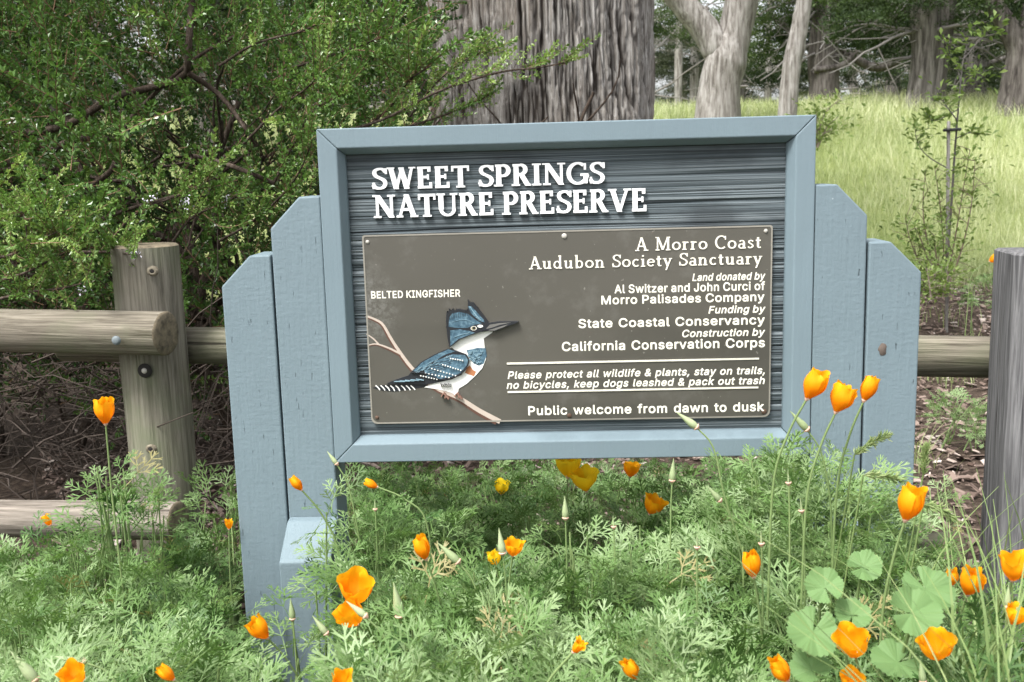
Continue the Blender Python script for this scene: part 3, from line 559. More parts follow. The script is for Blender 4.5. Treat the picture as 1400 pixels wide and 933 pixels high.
G_thin = glyphs(.145, .092)
for txt, xl, xr, yl, yr, cp in (('A Morro Coast', 868.6, 1041, 343.9, 338.9, 18.3), ('Audubon Society Sanctuary', 723.4, 1041.5, 368, 361.6, 17.5)):
    a = Acc(); x0, x1, zb = px_line(xl, xr, yl, yr, PLQ_Y)
    cap = at(900, 350, PLQ_Y)[2]-at(900, 350+cp, PLQ_Y)[2]
    serif_line(txt, G_thin, x0, x1, zb, cap, PLQ_Y+.0005, .0016, a, gap=.075, word=.42, ripple=.00001)
    a.build('lettering', CREAM, plaque)
GROTESK = json.loads('''{"&":[464,[[[447,-10],[434,-15],[364,-14],[354,-10],[332,15],[326,18],[296,1],[250,-15],[220,-21],[170,-21],[152,-18],[112,-5],[88,7],[74,18],[51,40],[37,62],[22,104],[21,118],[18,128],[21,160],[28,182],[34,196],[54,226],[112,278],[82,322],[73,340],[60,386],[60,412],[70,448],[79,466],[88,480],[110,501],[122,509],[160,524],[178,528],[226,527],[266,515],[284,506],[309,484],[323,464],[335,434],[339,416],[339,392],[329,358],[312,326],[274,288],[242,262],[312,176],[322,166],[326,166],[329,176],[333,196],[333,220],[337,232],[340,236],[352,240],[404,240],[418,234],[423,220],[423,200],[416,160],[404,122],[387,88],[394,75],[449,10],[452,2]],[[268,88],[262,82],[250,76],[218,63],[190,60],[158,67],[134,81],[121,98],[115,110],[111,130],[115,152],[129,176],[147,194],[170,208],[266,96]],[[184,332],[169,352],[157,374],[153,386],[154,416],[165,434],[182,443],[202,447],[220,443],[238,431],[245,418],[245,388],[232,369],[220,357]]]],",":[204,[[[32,-131],[25,-118],[24,-106],[33,-62],[33,-50],[42,-4],[51,64],[55,76],[62,83],[74,87],[134,87],[146,83],[149,80],[152,70],[149,58],[95,-128],[92,-131],[80,-135],[44,-135]]]],"A":[496,[[[206,525],[274,524],[286,519],[293,506],[467,32],[476,4],[473,-8],[470,-11],[458,-15],[398,-15],[384,-10],[341,110],[335,124],[332,126],[146,125],[136,104],[96,-10],[82,-15],[22,-15],[10,-11],[7,-8],[3,4],[13,34],[184,506],[192,520]],[[238,400],[242,394],[277,286],[302,218],[302,214],[298,213],[176,214],[212,320],[235,394]]]],"B":[472,[[[52,521],[64,525],[250,525],[304,516],[332,506],[354,494],[384,464],[392,452],[401,434],[411,404],[411,388],[414,380],[411,346],[404,322],[392,302],[380,285],[358,268],[358,265],[380,252],[405,226],[419,202],[432,160],[432,116],[422,80],[410,56],[386,27],[370,16],[356,7],[314,-8],[274,-15],[64,-15],[52,-11],[49,-8],[45,4],[45,506],[49,518]],[[142,214],[262,216],[284,212],[302,203],[321,188],[335,166],[339,154],[338,116],[328,99],[321,92],[298,79],[286,76],[268,72],[142,73]],[[142,302],[142,437],[242,438],[250,435],[266,435],[280,431],[292,425],[303,418],[311,406],[317,394],[321,380],[321,362],[317,346],[309,332],[284,310],[250,300]]]],"C":[526,[[[364,-2],[338,-11],[296,-21],[238,-21],[206,-14],[170,-2],[136,16],[114,32],[93,52],[61,100],[46,134],[30,194],[27,212],[27,238],[24,248],[30,316],[46,374],[67,418],[90,452],[116,477],[141,496],[172,512],[208,524],[248,531],[286,531],[296,528],[308,528],[362,512],[402,490],[441,454],[458,430],[476,392],[485,364],[488,350],[483,338],[470,333],[412,333],[398,339],[389,364],[377,386],[364,402],[340,422],[316,434],[302,438],[290,438],[280,441],[236,438],[212,431],[176,408],[160,393],[142,364],[130,338],[120,292],[120,266],[117,250],[120,242],[123,196],[133,164],[148,134],[159,118],[183,94],[218,76],[242,69],[290,69],[316,76],[339,86],[372,116],[383,134],[394,160],[400,170],[412,174],[466,174],[478,170],[482,166],[486,148],[470,100],[440,52],[424,36],[399,16]]]],"D":[518,[[[51,520],[64,525],[230,525],[238,522],[266,522],[298,515],[328,506],[374,482],[388,471],[416,444],[431,424],[458,370],[471,326],[474,290],[477,280],[477,230],[474,220],[474,202],[458,140],[434,92],[417,68],[399,50],[384,34],[364,22],[320,1],[284,-9],[250,-12],[242,-15],[64,-15],[52,-11],[49,-8],[45,4],[45,506]],[[142,437],[224,438],[232,435],[254,435],[272,432],[292,425],[310,416],[334,399],[353,376],[368,350],[374,334],[384,284],[384,226],[374,176],[356,136],[342,118],[330,106],[310,94],[286,82],[242,72],[142,74]]]],"E":[435,[[[382,-11],[370,-15],[64,-15],[52,-11],[49,-8],[45,4],[45,506],[49,518],[52,521],[64,525],[368,525],[380,521],[383,518],[387,506],[387,458],[383,446],[380,442],[368,438],[146,438],[141,434],[142,301],[350,300],[364,294],[369,280],[368,230],[364,219],[352,214],[142,212],[142,74],[370,72],[382,68],[386,64],[390,52],[390,4],[386,-8]]]],"F":[426,[[[52,-11],[49,-8],[45,4],[45,506],[49,518],[52,521],[64,525],[364,525],[376,521],[380,518],[384,506],[384,458],[380,446],[376,442],[364,438],[142,436],[142,295],[344,293],[354,290],[359,278],[360,226],[354,212],[340,207],[142,206],[141,4],[137,-8],[134,-11],[122,-15],[64,-15]]]],"G":[536,[[[244,531],[286,531],[334,521],[368,509],[405,488],[441,454],[467,416],[473,404],[489,352],[483,338],[470,333],[412,333],[400,337],[397,340],[380,376],[368,396],[352,411],[338,422],[320,431],[304,437],[290,438],[280,441],[254,441],[236,438],[206,428],[177,410],[164,396],[142,364],[130,338],[124,314],[120,292],[120,266],[117,256],[120,242],[120,218],[127,182],[145,140],[159,118],[194,88],[226,73],[244,69],[296,69],[314,73],[334,82],[356,96],[374,116],[389,142],[398,172],[398,182],[394,183],[286,183],[273,188],[267,202],[267,250],[273,266],[286,270],[472,270],[484,266],[488,262],[492,250],[492,172],[489,154],[476,110],[461,80],[449,62],[412,24],[392,10],[340,-11],[296,-21],[238,-21],[206,-14],[170,-2],[140,13],[124,24],[84,64],[64,94],[52,118],[40,152],[31,184],[30,200],[27,208],[27,238],[24,248],[24,260],[27,268],[27,298],[30,308],[30,320],[49,382],[73,430],[84,446],[118,480],[142,497],[164,509],[196,521]]]],"H":[533,[[[51,-10],[45,4],[45,506],[50,519],[64,525],[122,525],[134,521],[137,518],[141,506],[142,304],[374,303],[378,308],[378,506],[382,518],[386,521],[398,525],[452,525],[465,520],[471,506],[471,4],[466,-9],[452,-15],[398,-15],[386,-11],[382,-8],[378,4],[376,215],[146,216],[141,212],[141,4],[137,-8],[134,-11],[122,-15],[64,-15]]]],"I":[316,[[[22,-11],[19,-8],[15,4],[15,52],[20,66],[34,72],[98,72],[102,76],[102,434],[98,438],[34,438],[20,444],[15,458],[15,506],[19,518],[22,521],[34,525],[266,525],[278,521],[281,518],[285,506],[285,458],[280,444],[266,438],[202,438],[198,434],[198,76],[202,72],[266,72],[280,66],[285,52],[285,4],[281,-8],[278,-11],[266,-15],[34,-15]]]],"J":[412,[[[344,521],[347,518],[351,506],[351,124],[338,74],[322,42],[292,12],[256,-8],[208,-21],[164,-21],[112,-8],[76,12],[52,36],[43,50],[34,68],[22,106],[21,124],[18,134],[18,170],[22,182],[26,185],[38,189],[94,189],[108,184],[114,170],[114,122],[121,100],[140,78],[154,70],[166,66],[208,67],[226,76],[240,88],[251,106],[258,142],[259,508],[264,520],[278,525],[332,525]]]],"K":[483,[[[456,-10],[442,-15],[376,-15],[362,-9],[196,220],[189,214],[183,206],[142,164],[141,4],[137,-8],[134,-11],[122,-15],[64,-15],[50,-9],[45,4],[45,506],[51,520],[64,525],[122,525],[134,521],[137,518],[141,506],[142,290],[354,520],[368,525],[442,525],[458,519],[460,508],[458,500],[444,482],[288,316],[264,286],[458,14],[461,2]]]],"L":[409,[[[62,524],[124,524],[136,519],[141,506],[142,74],[356,72],[368,68],[371,64],[375,52],[375,4],[371,-8],[368,-11],[356,-15],[64,-15],[52,-11],[49,-8],[45,4],[45,506],[50,519]]]],"M":[644,[[[51,520],[64,525],[148,525],[160,521],[164,518],[286,202],[293,188],[314,127],[317,128],[349,220],[463,514],[470,521],[482,525],[562,525],[578,519],[582,506],[582,4],[576,-10],[562,-15],[508,-15],[495,-10],[490,2],[488,332],[356,-4],[350,-11],[338,-15],[290,-15],[278,-11],[274,-8],[140,328],[137,2],[132,-10],[118,-15],[64,-15],[50,-9],[45,4],[45,506]]]],"N":[539,[[[471,-10],[458,-15],[392,-15],[380,-11],[372,-4],[190,280],[146,356],[140,362],[140,2],[135,-10],[122,-15],[64,-15],[50,-9],[45,4],[45,506],[51,520],[64,525],[130,525],[142,521],[150,514],[382,150],[385,508],[390,520],[404,525],[458,525],[472,519],[477,506],[477,4]]]],"P":[461,[[[52,-11],[49,-8],[45,4],[45,506],[49,518],[52,521],[64,525],[238,525],[248,522],[268,522],[302,515],[320,509],[350,494],[362,486],[382,465],[398,446],[407,428],[420,388],[423,370],[423,326],[420,308],[410,274],[395,244],[376,222],[356,205],[338,193],[296,178],[262,171],[142,170],[141,4],[137,-8],[134,-11],[122,-15],[64,-15]],[[142,436],[238,438],[248,435],[268,434],[286,428],[298,420],[320,394],[330,362],[330,334],[326,316],[312,286],[292,271],[274,262],[256,258],[142,259]]]],"R":[465,[[[52,521],[64,525],[238,525],[248,522],[272,522],[290,519],[338,503],[358,491],[376,477],[394,456],[413,418],[423,380],[423,322],[419,304],[404,266],[386,237],[362,217],[338,203],[337,200],[437,14],[440,2],[435,-10],[422,-15],[356,-15],[342,-10],[242,176],[236,183],[142,182],[141,4],[137,-8],[134,-11],[122,-15],[64,-15],[50,-9],[45,4],[45,506],[49,518]],[[142,436],[238,438],[280,431],[300,422],[315,406],[323,394],[330,364],[330,338],[327,322],[323,310],[316,300],[302,286],[272,273],[260,273],[250,270],[142,271]]]],"S":[463,[[[242,531],[284,524],[320,512],[344,500],[358,489],[388,459],[401,436],[414,398],[416,380],[413,370],[410,367],[398,363],[340,363],[328,367],[325,370],[320,392],[314,404],[304,416],[284,431],[272,437],[256,441],[238,444],[208,444],[178,437],[166,431],[141,410],[133,394],[129,376],[133,358],[146,342],[166,325],[214,307],[268,293],[322,275],[372,248],[394,225],[404,212],[413,194],[423,154],[423,122],[419,104],[404,64],[390,44],[364,18],[352,10],[316,-8],[274,-20],[260,-21],[250,-24],[200,-24],[140,-11],[94,10],[80,21],[50,54],[37,80],[24,124],[24,134],[28,147],[44,153],[100,153],[112,149],[116,146],[124,116],[130,104],[147,86],[178,70],[230,63],[272,70],[286,76],[308,90],[316,99],[326,116],[330,128],[329,154],[316,174],[302,185],[284,194],[142,238],[116,250],[87,268],[62,294],[49,316],[39,346],[36,376],[43,412],[58,448],[75,472],[96,490],[110,500],[158,521],[188,528]]]],"T":[465,[[[254,-15],[194,-14],[182,-9],[177,4],[176,436],[38,438],[26,442],[22,446],[18,458],[18,506],[22,518],[26,521],[38,525],[412,525],[424,521],[428,518],[432,506],[432,458],[428,446],[424,442],[412,438],[278,438],[273,434],[273,4],[268,-9]]]],"a":[405,[[[345,-10],[332,-15],[278,-14],[266,-9],[260,10],[224,-11],[196,-20],[176,-24],[142,-24],[94,-11],[70,1],[45,22],[31,44],[15,92],[15,122],[31,170],[52,195],[82,212],[118,224],[166,234],[244,243],[256,247],[261,254],[261,266],[254,290],[238,305],[230,311],[218,315],[172,315],[160,311],[140,300],[120,280],[111,266],[98,261],[88,262],[38,277],[31,284],[28,296],[43,328],[64,354],[92,374],[104,380],[154,396],[172,399],[218,399],[248,392],[274,383],[292,374],[308,363],[326,344],[341,314],[351,278],[351,4]],[[260,166],[261,128],[257,116],[244,90],[218,70],[184,60],[158,60],[140,64],[115,80],[108,94],[109,122],[122,135],[134,143],[172,153],[208,156]]]],"b":[440,[[[46,521],[58,525],[110,525],[122,521],[125,518],[129,506],[130,362],[164,386],[194,396],[208,399],[250,399],[278,392],[296,386],[332,366],[360,338],[370,324],[386,292],[401,242],[402,226],[405,218],[405,160],[395,112],[383,76],[358,36],[324,4],[302,-8],[262,-20],[244,-21],[236,-24],[200,-21],[158,-5],[128,19],[122,-8],[110,-14],[58,-15],[46,-11],[43,-8],[39,4],[39,506],[43,518]],[[242,63],[200,63],[188,67],[170,78],[145,106],[136,128],[129,158],[129,220],[136,250],[142,266],[152,282],[171,302],[190,311],[206,315],[238,314],[256,308],[274,297],[287,284],[302,256],[312,218],[312,160],[302,122],[287,94],[274,81],[260,70]]]],"c":[412,[[[304,374],[326,360],[356,326],[365,310],[374,286],[376,278],[374,267],[362,262],[304,248],[292,252],[287,266],[268,293],[256,302],[238,311],[224,315],[190,315],[170,308],[147,292],[127,266],[121,250],[111,206],[111,170],[114,160],[114,148],[121,124],[136,96],[156,76],[182,64],[200,63],[208,60],[218,63],[236,64],[254,73],[278,93],[284,104],[292,126],[304,131],[356,119],[372,112],[377,98],[368,74],[353,46],[338,27],[308,4],[274,-11],[242,-21],[200,-24],[190,-21],[172,-20],[134,-8],[104,7],[69,38],[52,62],[37,92],[28,118],[21,154],[21,176],[18,190],[21,200],[21,220],[24,230],[25,244],[31,268],[43,298],[64,333],[92,360],[128,383],[154,392],[184,399],[232,399],[286,383]]]],"d":[440,[[[380,521],[383,518],[387,506],[387,4],[383,-8],[380,-11],[368,-15],[314,-14],[301,-8],[296,16],[272,-2],[248,-14],[224,-21],[188,-24],[152,-17],[124,-8],[106,1],[94,9],[66,38],[52,58],[40,82],[28,118],[21,148],[21,170],[18,178],[21,230],[28,260],[40,296],[49,314],[69,344],[100,371],[122,383],[176,399],[218,399],[244,392],[266,383],[296,362],[297,506],[301,518],[304,521],[316,525],[368,525]],[[184,63],[172,67],[156,76],[127,110],[114,148],[114,160],[111,170],[111,208],[121,254],[138,284],[153,298],[176,311],[190,315],[218,315],[242,308],[252,302],[266,291],[281,268],[287,256],[294,232],[294,220],[297,212],[297,170],[294,160],[293,146],[284,116],[272,93],[260,81],[248,73],[226,64]]]],"e":[420,[[[182,399],[226,399],[248,395],[290,380],[315,364],[339,344],[356,320],[365,302],[380,256],[384,238],[387,172],[382,159],[370,154],[115,152],[114,142],[118,124],[130,99],[148,81],[160,73],[188,63],[214,60],[250,67],[264,74],[279,88],[296,114],[308,119],[362,107],[374,102],[378,88],[374,74],[356,39],[334,18],[310,1],[292,-8],[248,-21],[202,-24],[160,-17],[134,-8],[104,7],[90,16],[69,38],[52,62],[37,92],[28,118],[21,152],[18,196],[21,206],[21,226],[24,242],[40,292],[55,320],[66,334],[94,363],[106,371],[128,383]],[[115,238],[118,254],[127,272],[138,286],[166,308],[190,315],[220,315],[236,311],[254,302],[270,286],[278,274],[291,244],[290,238],[286,237]]]],"f":[270,[[[86,-15],[72,-10],[66,4],[66,308],[62,312],[10,312],[-3,316],[-9,332],[-8,376],[-3,388],[8,392],[65,394],[66,446],[76,482],[87,500],[110,521],[130,533],[164,543],[196,546],[206,543],[224,542],[250,533],[257,520],[239,460],[236,457],[226,454],[208,459],[184,459],[171,454],[163,446],[157,430],[156,398],[160,393],[224,393],[237,388],[243,374],[242,328],[237,316],[224,312],[157,310],[155,2],[152,-9],[140,-14]]]],"g":[441,[[[380,389],[383,386],[387,374],[387,-32],[374,-76],[365,-94],[352,-111],[326,-134],[304,-146],[254,-162],[236,-165],[178,-165],[134,-155],[98,-140],[74,-123],[52,-100],[40,-80],[38,-70],[40,-62],[45,-56],[82,-34],[100,-28],[112,-33],[138,-62],[166,-77],[182,-81],[232,-81],[248,-77],[256,-74],[278,-60],[293,-34],[297,-14],[297,22],[296,25],[292,24],[268,7],[238,-5],[220,-9],[170,-9],[152,-5],[118,7],[87,26],[64,48],[55,62],[37,94],[25,134],[21,152],[21,172],[18,182],[21,232],[25,250],[34,280],[52,320],[60,332],[100,371],[122,383],[176,399],[220,399],[236,395],[272,380],[296,362],[301,386],[314,392],[368,393]],[[220,315],[242,308],[256,299],[270,286],[278,274],[290,248],[297,218],[297,166],[290,136],[281,116],[273,104],[258,88],[226,75],[184,75],[170,79],[153,88],[135,106],[127,118],[114,154],[111,172],[111,212],[118,244],[127,268],[154,300],[166,308],[188,314]]]],"h":[426,[[[46,521],[58,525],[110,525],[122,521],[125,518],[129,506],[130,365],[158,383],[190,395],[208,399],[244,399],[278,392],[310,377],[327,364],[347,340],[362,308],[372,262],[372,4],[368,-8],[364,-11],[352,-15],[302,-15],[290,-11],[286,-8],[282,4],[282,242],[279,250],[278,266],[272,280],[261,296],[236,311],[214,315],[184,311],[160,299],[145,284],[133,260],[129,244],[129,4],[125,-8],[122,-11],[110,-15],[58,-15],[46,-11],[43,-8],[39,4],[39,506],[43,518]]]],"i":[183,[[[58,393],[112,392],[124,387],[129,374],[129,4],[123,-10],[110,-15],[56,-14],[44,-9],[39,4],[39,374],[45,388]],[[141,476],[131,452],[118,439],[98,430],[74,429],[52,436],[38,450],[28,472],[27,494],[34,512],[51,530],[68,536],[86,539],[110,533],[129,518],[140,494]]]],"k":[397,[[[46,521],[58,525],[110,525],[123,520],[128,508],[130,245],[189,302],[195,310],[274,389],[286,393],[352,393],[364,389],[368,386],[370,376],[366,364],[225,220],[223,214],[383,10],[386,2],[383,-8],[380,-11],[368,-15],[298,-15],[285,-10],[272,3],[160,147],[152,154],[132,136],[129,130],[129,4],[125,-8],[122,-11],[110,-15],[58,-15],[46,-11],[43,-8],[39,4],[39,506],[43,518]]]],"l":[205,[[[58,525],[112,524],[124,519],[129,506],[129,80],[134,70],[142,67],[154,66],[166,69],[182,63],[195,10],[191,-4],[188,-8],[154,-18],[112,-15],[76,-2],[60,14],[52,26],[46,38],[39,62],[39,506],[44,519]]]],"m":[626,[[[568,-9],[554,-15],[500,-15],[488,-11],[484,-8],[480,4],[479,274],[473,290],[458,305],[446,311],[430,315],[404,315],[380,306],[361,286],[351,262],[351,4],[347,-8],[344,-11],[332,-15],[278,-15],[264,-10],[258,4],[257,278],[250,291],[232,308],[212,315],[184,315],[166,308],[144,290],[133,268],[129,254],[129,4],[125,-8],[122,-11],[110,-15],[58,-15],[45,-10],[39,4],[39,374],[44,387],[58,393],[110,392],[122,386],[128,365],[148,380],[166,389],[194,398],[208,402],[244,399],[266,392],[284,383],[320,346],[358,380],[376,389],[410,399],[424,399],[434,402],[448,399],[466,399],[502,386],[519,376],[543,352],[551,340],[560,322],[570,290],[570,272],[573,262],[573,4]]]],"n":[426,[[[366,-10],[352,-15],[302,-15],[290,-11],[286,-8],[282,4],[282,242],[279,250],[278,266],[272,280],[261,296],[236,311],[214,315],[184,311],[160,299],[145,284],[133,260],[129,244],[129,4],[125,-8],[122,-11],[110,-15],[58,-15],[44,-9],[39,4],[39,374],[45,388],[58,393],[110,392],[122,386],[128,362],[158,383],[190,395],[208,399],[244,399],[286,389],[320,371],[338,354],[347,340],[359,316],[368,286],[369,272],[372,262],[372,4]]]],"o":[431,[[[184,399],[230,399],[260,392],[286,383],[304,374],[332,354],[356,326],[377,286],[386,262],[396,214],[396,160],[389,124],[374,82],[350,42],[321,14],[308,4],[290,-5],[244,-20],[224,-21],[214,-24],[176,-21],[134,-8],[104,7],[69,38],[52,62],[37,92],[27,122],[21,154],[21,176],[18,184],[24,242],[31,268],[43,298],[64,333],[93,362],[128,383]],[[190,315],[226,314],[238,311],[262,297],[278,280],[293,254],[303,214],[303,160],[296,130],[287,110],[273,88],[254,73],[232,64],[218,63],[208,60],[172,67],[156,76],[138,94],[121,124],[111,170],[111,206],[114,214],[114,226],[127,266],[150,296],[170,308]]]],"p":[440,[[[46,-155],[43,-152],[39,-140],[39,374],[43,386],[46,389],[58,393],[110,392],[122,386],[128,359],[164,386],[208,399],[250,399],[296,386],[330,368],[362,336],[371,322],[386,292],[395,266],[405,218],[405,160],[395,112],[383,76],[358,36],[339,16],[322,4],[302,-8],[262,-20],[244,-21],[236,-24],[196,-20],[164,-8],[130,16],[129,-140],[125,-152],[122,-155],[110,-159],[58,-159]],[[242,63],[200,63],[188,67],[170,78],[145,106],[136,128],[129,158],[129,220],[136,250],[142,266],[152,282],[171,302],[190,311],[206,315],[238,314],[256,308],[274,297],[287,284],[302,256],[312,218],[312,160],[302,122],[287,94],[274,81],[260,70]]]],"r":[275,[[[56,-14],[44,-9],[39,4],[39,374],[43,386],[46,389],[58,393],[106,393],[122,387],[128,368],[154,386],[190,398],[238,399],[250,395],[254,392],[258,380],[258,328],[254,315],[238,309],[220,309],[206,312],[172,305],[156,296],[142,282],[136,272],[130,254],[129,4],[125,-8],[122,-11],[110,-15]]]],"s":[381,[[[212,399],[250,389],[278,377],[290,369],[312,346],[326,326],[338,292],[335,284],[328,277],[320,274],[268,262],[256,267],[248,288],[236,303],[224,311],[196,318],[172,318],[158,314],[140,305],[130,297],[123,278],[127,262],[146,247],[160,241],[242,221],[284,206],[300,196],[328,168],[338,148],[345,124],[345,88],[335,58],[326,39],[297,10],[272,-5],[220,-21],[196,-21],[188,-24],[170,-21],[146,-21],[128,-17],[88,-2],[70,9],[48,32],[34,52],[22,88],[26,102],[32,107],[40,110],[82,120],[94,119],[106,114],[115,92],[136,70],[166,60],[196,60],[224,67],[244,81],[252,94],[251,116],[238,129],[230,134],[122,163],[82,181],[69,190],[56,204],[43,224],[33,254],[33,292],[40,316],[56,345],[74,363],[94,377],[122,389],[146,396],[164,399]]]],"t":[243,[[[220,-11],[196,-18],[142,-18],[118,-11],[98,-2],[78,14],[67,28],[55,58],[51,74],[51,308],[46,312],[10,312],[-4,318],[-9,332],[-9,374],[-5,386],[-2,389],[10,393],[50,394],[51,466],[56,480],[68,485],[122,486],[135,482],[141,466],[142,394],[202,392],[213,388],[218,376],[219,332],[213,316],[200,312],[146,312],[141,308],[141,86],[148,70],[154,67],[190,66],[200,68],[208,65],[214,60],[228,4],[224,-8]]]],"u":[426,[[[45,388],[58,393],[110,393],[122,389],[125,386],[129,374],[129,124],[133,110],[148,84],[164,73],[184,66],[218,66],[238,73],[250,81],[266,96],[278,122],[279,140],[282,148],[282,374],[286,386],[290,389],[302,393],[352,393],[368,387],[372,374],[372,4],[366,-10],[352,-15],[298,-14],[286,-8],[280,16],[260,1],[242,-8],[214,-17],[196,-18],[188,-21],[154,-18],[122,-8],[98,4],[68,33],[52,62],[39,110],[39,374]]]],"v":[405,[[[8,387],[22,393],[80,393],[92,389],[98,382],[194,118],[197,118],[200,128],[220,188],[292,386],[296,389],[308,393],[364,393],[376,389],[380,386],[384,374],[380,362],[239,-8],[236,-11],[224,-15],[166,-15],[154,-11],[151,-8],[7,364],[4,376]]]],"w":[583,[[[13,386],[16,389],[28,393],[82,393],[94,389],[98,386],[107,362],[163,148],[170,130],[176,146],[232,362],[241,386],[244,389],[256,393],[314,393],[326,389],[332,376],[385,170],[394,136],[398,130],[404,148],[460,362],[469,386],[472,389],[484,393],[538,393],[552,388],[558,374],[554,358],[455,34],[440,-9],[424,-15],[374,-15],[362,-11],[355,-4],[290,226],[284,242],[212,-4],[206,-11],[194,-15],[142,-15],[129,-10],[124,-2],[115,26],[13,362],[10,374]]]],"y":[405,[[[40,-152],[37,-148],[33,-134],[49,-80],[52,-76],[64,-72],[100,-75],[116,-68],[125,-56],[140,-26],[147,-2],[7,364],[4,374],[7,386],[10,389],[22,393],[80,393],[92,389],[98,382],[194,119],[197,122],[292,386],[296,389],[308,393],[364,393],[376,389],[380,386],[384,374],[380,362],[215,-70],[194,-110],[170,-135],[158,-143],[118,-158],[68,-159]]]],"z":[396,[[[348,-10],[334,-15],[46,-15],[32,-9],[27,4],[27,44],[31,56],[220,300],[223,308],[52,309],[40,313],[37,316],[33,328],[33,374],[39,388],[52,393],[328,393],[344,387],[348,374],[348,334],[341,316],[157,76],[157,74],[160,72],[334,72],[346,68],[350,64],[354,52],[354,4]]]]}''')   # letter outlines of a plain grotesque, cap height 509
def sans_line(txt, xl, xr, yl, yr, cp, shear=0.0, off=0, word=1.0):
    cu = bpy.data.curves.new('lettering', 'CURVE'); cu.dimensions = '2D'; cu.fill_mode = 'BOTH'
    cu.offset = off*.001; cu.extrude = .02; adv = 0
    for ch in txt:
        if ch == ' ': adv += 190*word; continue
        w, polys = GROTESK[ch]
        for P in polys:
            sp = cu.splines.new('POLY'); sp.points.add(len(P)-1); sp.use_cyclic_u = True
            for k, p in enumerate(P): sp.points[k].co = ((p[0]+adv+shear*p[1])*.001, p[1]*.001, 0, 1)
        adv += w + 14
    ob = bpy.data.objects.new('lettering', cu); COL.objects.link(ob)
    dg = bpy.context.evaluated_depsgraph_get()
    me = bpy.data.meshes.new_from_object(ob.evaluated_get(dg))
    bpy.data.objects.remove(ob); bpy.data.curves.remove(cu)
    V = np.array([v.co[:] for v in me.vertices])
    x0, x1, zb = px_line(xl, xr, yl, yr, PLQ_Y)
    cap = at(900, 450, PLQ_Y)[2]-at(900, 450+cp, PLQ_Y)[2]
    sx = (x1-x0)/(V[:, 0].max()-V[:, 0].min()); sz = cap/.525
    W = np.stack([x0+(V[:, 0]-V[:, 0].min())*sx, PLQ_Y-.0006-V[:, 2]*.03, zb+V[:, 1]*sz], -1)
    me.vertices.foreach_set('co', W.astype(np.float32).ravel()); me.update()
    me.materials.clear(); me.materials.append(CREAM)
    o = bpy.data.objects.new('lettering', me); COL.objects.link(o)
    o.parent = plaque; o.matrix_parent_inverse = Matrix.Translation(sign.location).inverted()
    return o
sans_line('Land donated by', 942, 1039.6, 381, 378.5, 9.6, .2, 0)
sans_line('Al Switzer and John Curci of', 838.2, 1039, 396.9, 393, 10.9)
sans_line('Morro Palisades Company', 820.6, 1038.3, 411.8, 407.7, 11.2)
sans_line('Funding by', 963.7, 1039.7, 424.5, 422.5, 9.6, .2, 0)
sans_line('State Coastal Conservancy', 790, 1038.8, 444, 438, 11.6, word=1.3)
sans_line('Construction by', 928.6, 1039.3, 455.7, 453.8, 9.6, .2, 0)
sans_line('California Conservation Corps', 767.8, 1039, 474.6, 468.9, 12, word=1.3)
sans_line('Please protect all wildlife & plants, stay on trails,', 695.4, 1039, 511.3, 505.4, 9.8, .2, 0, 1.3)
sans_line('no bicycles, keep dogs leashed & pack out trash', 694, 1039, 524.7, 518.8, 9.8, .2, 0, 1.3)
sans_line('Public welcome from dawn to dusk', 722.9, 1038, 560.5, 554.3, 12, word=1.5)
sans_line('BELTED KINGFISHER', 513, 631.9, 404.1, 401.8, 9.4)
for xl, xr, yl, yr in ((693, 1037.6, 497.4, 490.4), (694, 1036.6, 536.5, 529.6)):
    x0, x1, zb = px_line(xl, xr, yl, yr, PLQ_Y); a = Acc()
    V, Q = box_arrays(x0, x1, PLQ_Y-.0014, PLQ_Y-.0001, zb-.0015, zb+.0015); a.add(V, Q); a.build('dividing_line', CREAM, plaque)

# --- the painted low-relief bird on its twig
def bp(pts, lift=0.0): return [(at(490+p[0]/4.667, 390+p[1]/4.667, PLQ_Y)[0], at(490+p[0]/4.667, 390+p[1]/4.667, PLQ_Y)[2]) for p in pts]
t = NT('bird_blue'); v = t.coord()
B_BLUE = t.finish(t.ramp(t.noise(t.coord((160, 160, 160)), 1, 4), [(.35, (.032, .072, .105)), (.55, (.075, .145, .195)), (.75, (.17, .27, .325))]), .5)
B_PALE = m_plain('bird_pale_blue', (.22, .34, .40), .5)
B_DARK = m_plain('bird_black', (.016, .018, .022), .5)
B_WHITE = m_plain('bird_white', (.78, .78, .74), .5)
B_RUST = m_plain('bird_rust', (.40, .16, .07), .5)
B_TWIG = m_plain('bird_twig', (.46, .39, .33), .6)
B_TWIGD = m_plain('bird_twig_shade_side', (.10, .05, .035), .6)
B_GREY = m_plain('bird_bill_grey', (.14, .135, .125), .5)
B_EYE = m_plain('bird_eye', (.26, .22, .11), .4)
B_FOOT = m_plain('bird_foot', (.22, .12, .09), .5)
bird = Acc(); lift_n = [0]
def shape(pts, mat, lift=None):
    lift_n[0] += 1; L = .0004+lift_n[0]*.000045 if lift is None else lift
    V, Q, T = prism_arrays(bp(pts), PLQ_Y-L, PLQ_Y-.0001); bird.add(V, Q, T, mat)
def line(pts, w, mat, n=14, taper=(1, 1)):
    P = smooth_path(pts, n); A_, B_ = offset_strip(P, w*np.linspace(taper[0], taper[1], n))
    shape(list(map(tuple, A_))+list(map(tuple, B_[::-1])), mat)
M = dict(blue=0, pale=1, dark=2, white=3, rust=4, twig=5, twigd=6, grey=7, eye=8, foot=9)
line([(48, 205), (100, 225), (150, 258), (195, 340), (250, 425), (345, 550), (480, 660), (640, 735), (760, 815), (880, 880)], 17, M['twigd'], 30, (.7, 1.5))
line([(48, 197), (102, 217), (155, 250), (205, 335), (258, 418), (352, 540), (490, 652), (645, 722), (770, 800), (905, 872)], 15, M['twig'], 30, (.7, 2.0))
